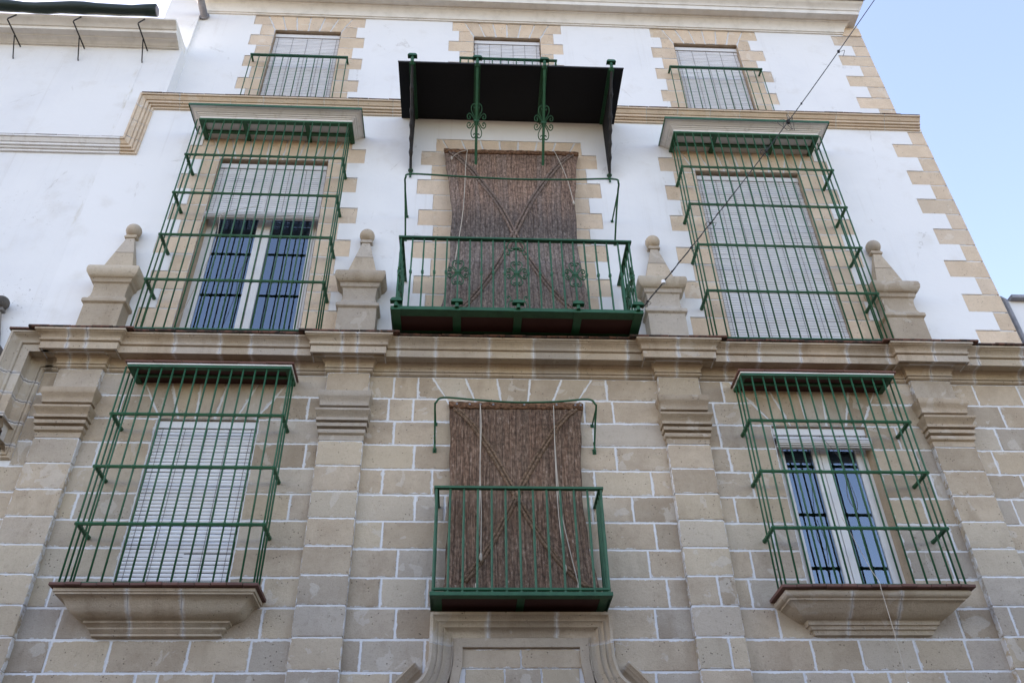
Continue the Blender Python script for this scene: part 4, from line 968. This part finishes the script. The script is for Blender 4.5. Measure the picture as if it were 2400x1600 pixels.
# ------------------------------------------------------------------ rolled awning of the neighbour, spout, cable, cords
t = empty('rolled_awning', (-7.0, -.30, 13.93)); tag(t, 'dark rolled awning lying along the eaves of the white house', 'awning')
g = MB(); pts = []; rs = []
for i in range(41):
    x = -5.2+7.28*i/40; pts.append((x, .012*math.sin(i*.9), .008*math.sin(i*.55+.6)-.004*math.sin(i*1.7))); rs.append(.092+.006*math.sin(i*.8)+.004*math.sin(i*2.1))
pts = [(p[0]*1.0-.0, p[1], p[2]) for p in pts]; g.tube(pts, rs, 14); o = g.build('roll', M['tarp'], t, smooth=True)
g = MB(); g.lathe((0, 0, 0), [(.078, 0), (.078, .01), (.03, .012), (.0005, .012)], 12); o = g.build('end_cap', M['zinc'], t); o.location = (2.085, 0, .0); o.rotation_euler = (0, math.pi/2, 0)
for k, x in enumerate((-7.035, -6.065, -5.105)):
    b = empty('awning_iron', (x, YM, 13.24)); tag(b, ('black iron awning bracket at the left edge of the white house', 'middle one of the three black iron awning brackets', 'black iron awning bracket nearest the stone string course')[k], 'bracket', 'iron brackets of the rolled awning')
    g = MB(); g.tube([(0.01, 0, .31), (0, -.465, .31), (.005, -.47, .33), (.012, -.40, .52), (.012, -.36, .62)], .0105, 6); g.build('arm', M['blackiron'], b)
    g = MB(); g.tube([(0, .02, -.01), (0, -.02, .02), (0, -.20, .30)], .0095, 6); g.build('strut', M['blackiron'], b)
t = empty('water_spout', (-4.53, YT, 14.88)); tag(t, 'grey metal water spout projecting below the top left cornice', 'spout')
g = MB(); g.tube([(0, -.02, .0), (-.01, -.9, .10)], .062, 14); smooth_by_angle(g.build('pipe', M['zinc'], t))
g = MB(); g.lathe((0, 0, 0), [(.085, -.01), (.085, .01), (.06, .014)], 14); o = g.build('collar', M['zinc'], t); o.location = (0, -.03, 0); o.rotation_euler = (math.pi/2, 0, 0)

t = empty('overhead_cable', (1.92, -.66, 7.80)); tag(t, 'thin black cable running from the large balcony up across the sky', 'cable')
A_ = Vector((1.92, -.66, 7.80)); ex = Vector(CABLE_END) if 'CABLE_END' in globals() else Vector((5.09, -1.9, 12.6)); d = ex-A_
pts = [(A_+d*k-A_+Vector((0, 0, -.10*math.sin(math.pi*min(1, k))))) for k in [i/24 for i in range(61)]]
g = MB(); g.tube(pts, .0062, 5); g.build('wire', M['rubber'], t)
def cpt(k): return d*k+Vector((0, 0, -.10*math.sin(math.pi*min(1, k))))
g = MB(); g.tube([cpt(k/60)+Vector((.008*math.sin(k*2.1), .008*math.cos(k*2.1), 0)) for k in range(0, 22)], .0055, 4); g.build('lashing', M['rubber'], t)
for k, sz, tails in ((.02, .03, 2), (.05, .02, 0), (.108, .024, 0), (.14, .02, 0), (.179, .035, 2), (.254, .05, 2), (.482, .065, 3), (.578, .10, 5), (.638, .035, 0), (.815, .065, 1)):
    g = MB(); c = cpt(k); n_ = d.normalized()
    for j in range(3):
        g.tube([c+n_*(sz*.4*(i/10-.5))+Vector((math.sin(i*1.9+j*2), math.cos(i*1.9+j), math.sin(i+j)))*sz*.18 for i in range(11)], .0085, 4)
    for j in range(tails):
        a_ = RND.uniform(0, 6.28); g.tube(cat([c, c+Vector((math.cos(a_), 0, math.sin(a_)))*sz*.7+Vector((0, 0, .02)), c+Vector((math.cos(a_+.5), 0, math.sin(a_+.5)))*sz*1.4, c+Vector((math.cos(a_)*.5*sz, 0, -sz*1.6))], 4), .0035, 4)
    g.build('knot', M['rubber'], t)
b = MB(); b.lathe((0, 0, 0), [(.012, -.035), (.034, -.03), (.034, .03), (.012, .035)], 10); o = b.build('insulator', M['plastic'], t, smooth=False); o.location = cpt(.076); o.scale = (.7, .7, .7); 
t = empty('pull_cord', (3.845, -.43, 4.70)); tag(t, 'thin pull cord with white weight hanging below the lower right sill', 'cord')
g = MB(); g.tube(cat([(-.02, .35, .85), (.0, .1, .20), (.0, .005, .03), (.0, 0, -.1), (.004, .0, -.5), (.0, 0, -.90)], 6), .0035, 4); g.build('cord', M['rope'], t)
g = MB(); g.lathe((0, 0, -.93), [(.018, -.03), (.016, .0), (.006, .04), (.002, .045)], 10); g.build('weight', M['plastic'], t)
t = empty('pull_cord', (3.86, .0, 6.5)); tag(t, 'looped blind cord hanging in front of the lower right window', 'cord')
g = MB(); g.tube(cat([(0, -.03, .05), (.03, -.28, -.40), (.01, -.31, -.62), (-.02, -.30, -.85), (.03, -.30, -.98), (.06, -.30, -.88), (.03, -.31, -.62)], 6), .0035, 4); g.build('cord', M['cord'], t)
t = empty('pull_cord', (-3.15, .0, 10.0)); tag(t, 'pale blind cord tied to the upper left grille', 'cord')
g = MB(); g.tube(cat([(.35, .12, .12), (.02, -.17, -.33), (.0, -.20, -.55), (.01, -.19, -.78), (-.03, -.18, -1.2), (-.12, -.15, -1.7), (-.22, -.1, -2.1)], 6), .004, 4); g.build('cord', M['rope'], t)
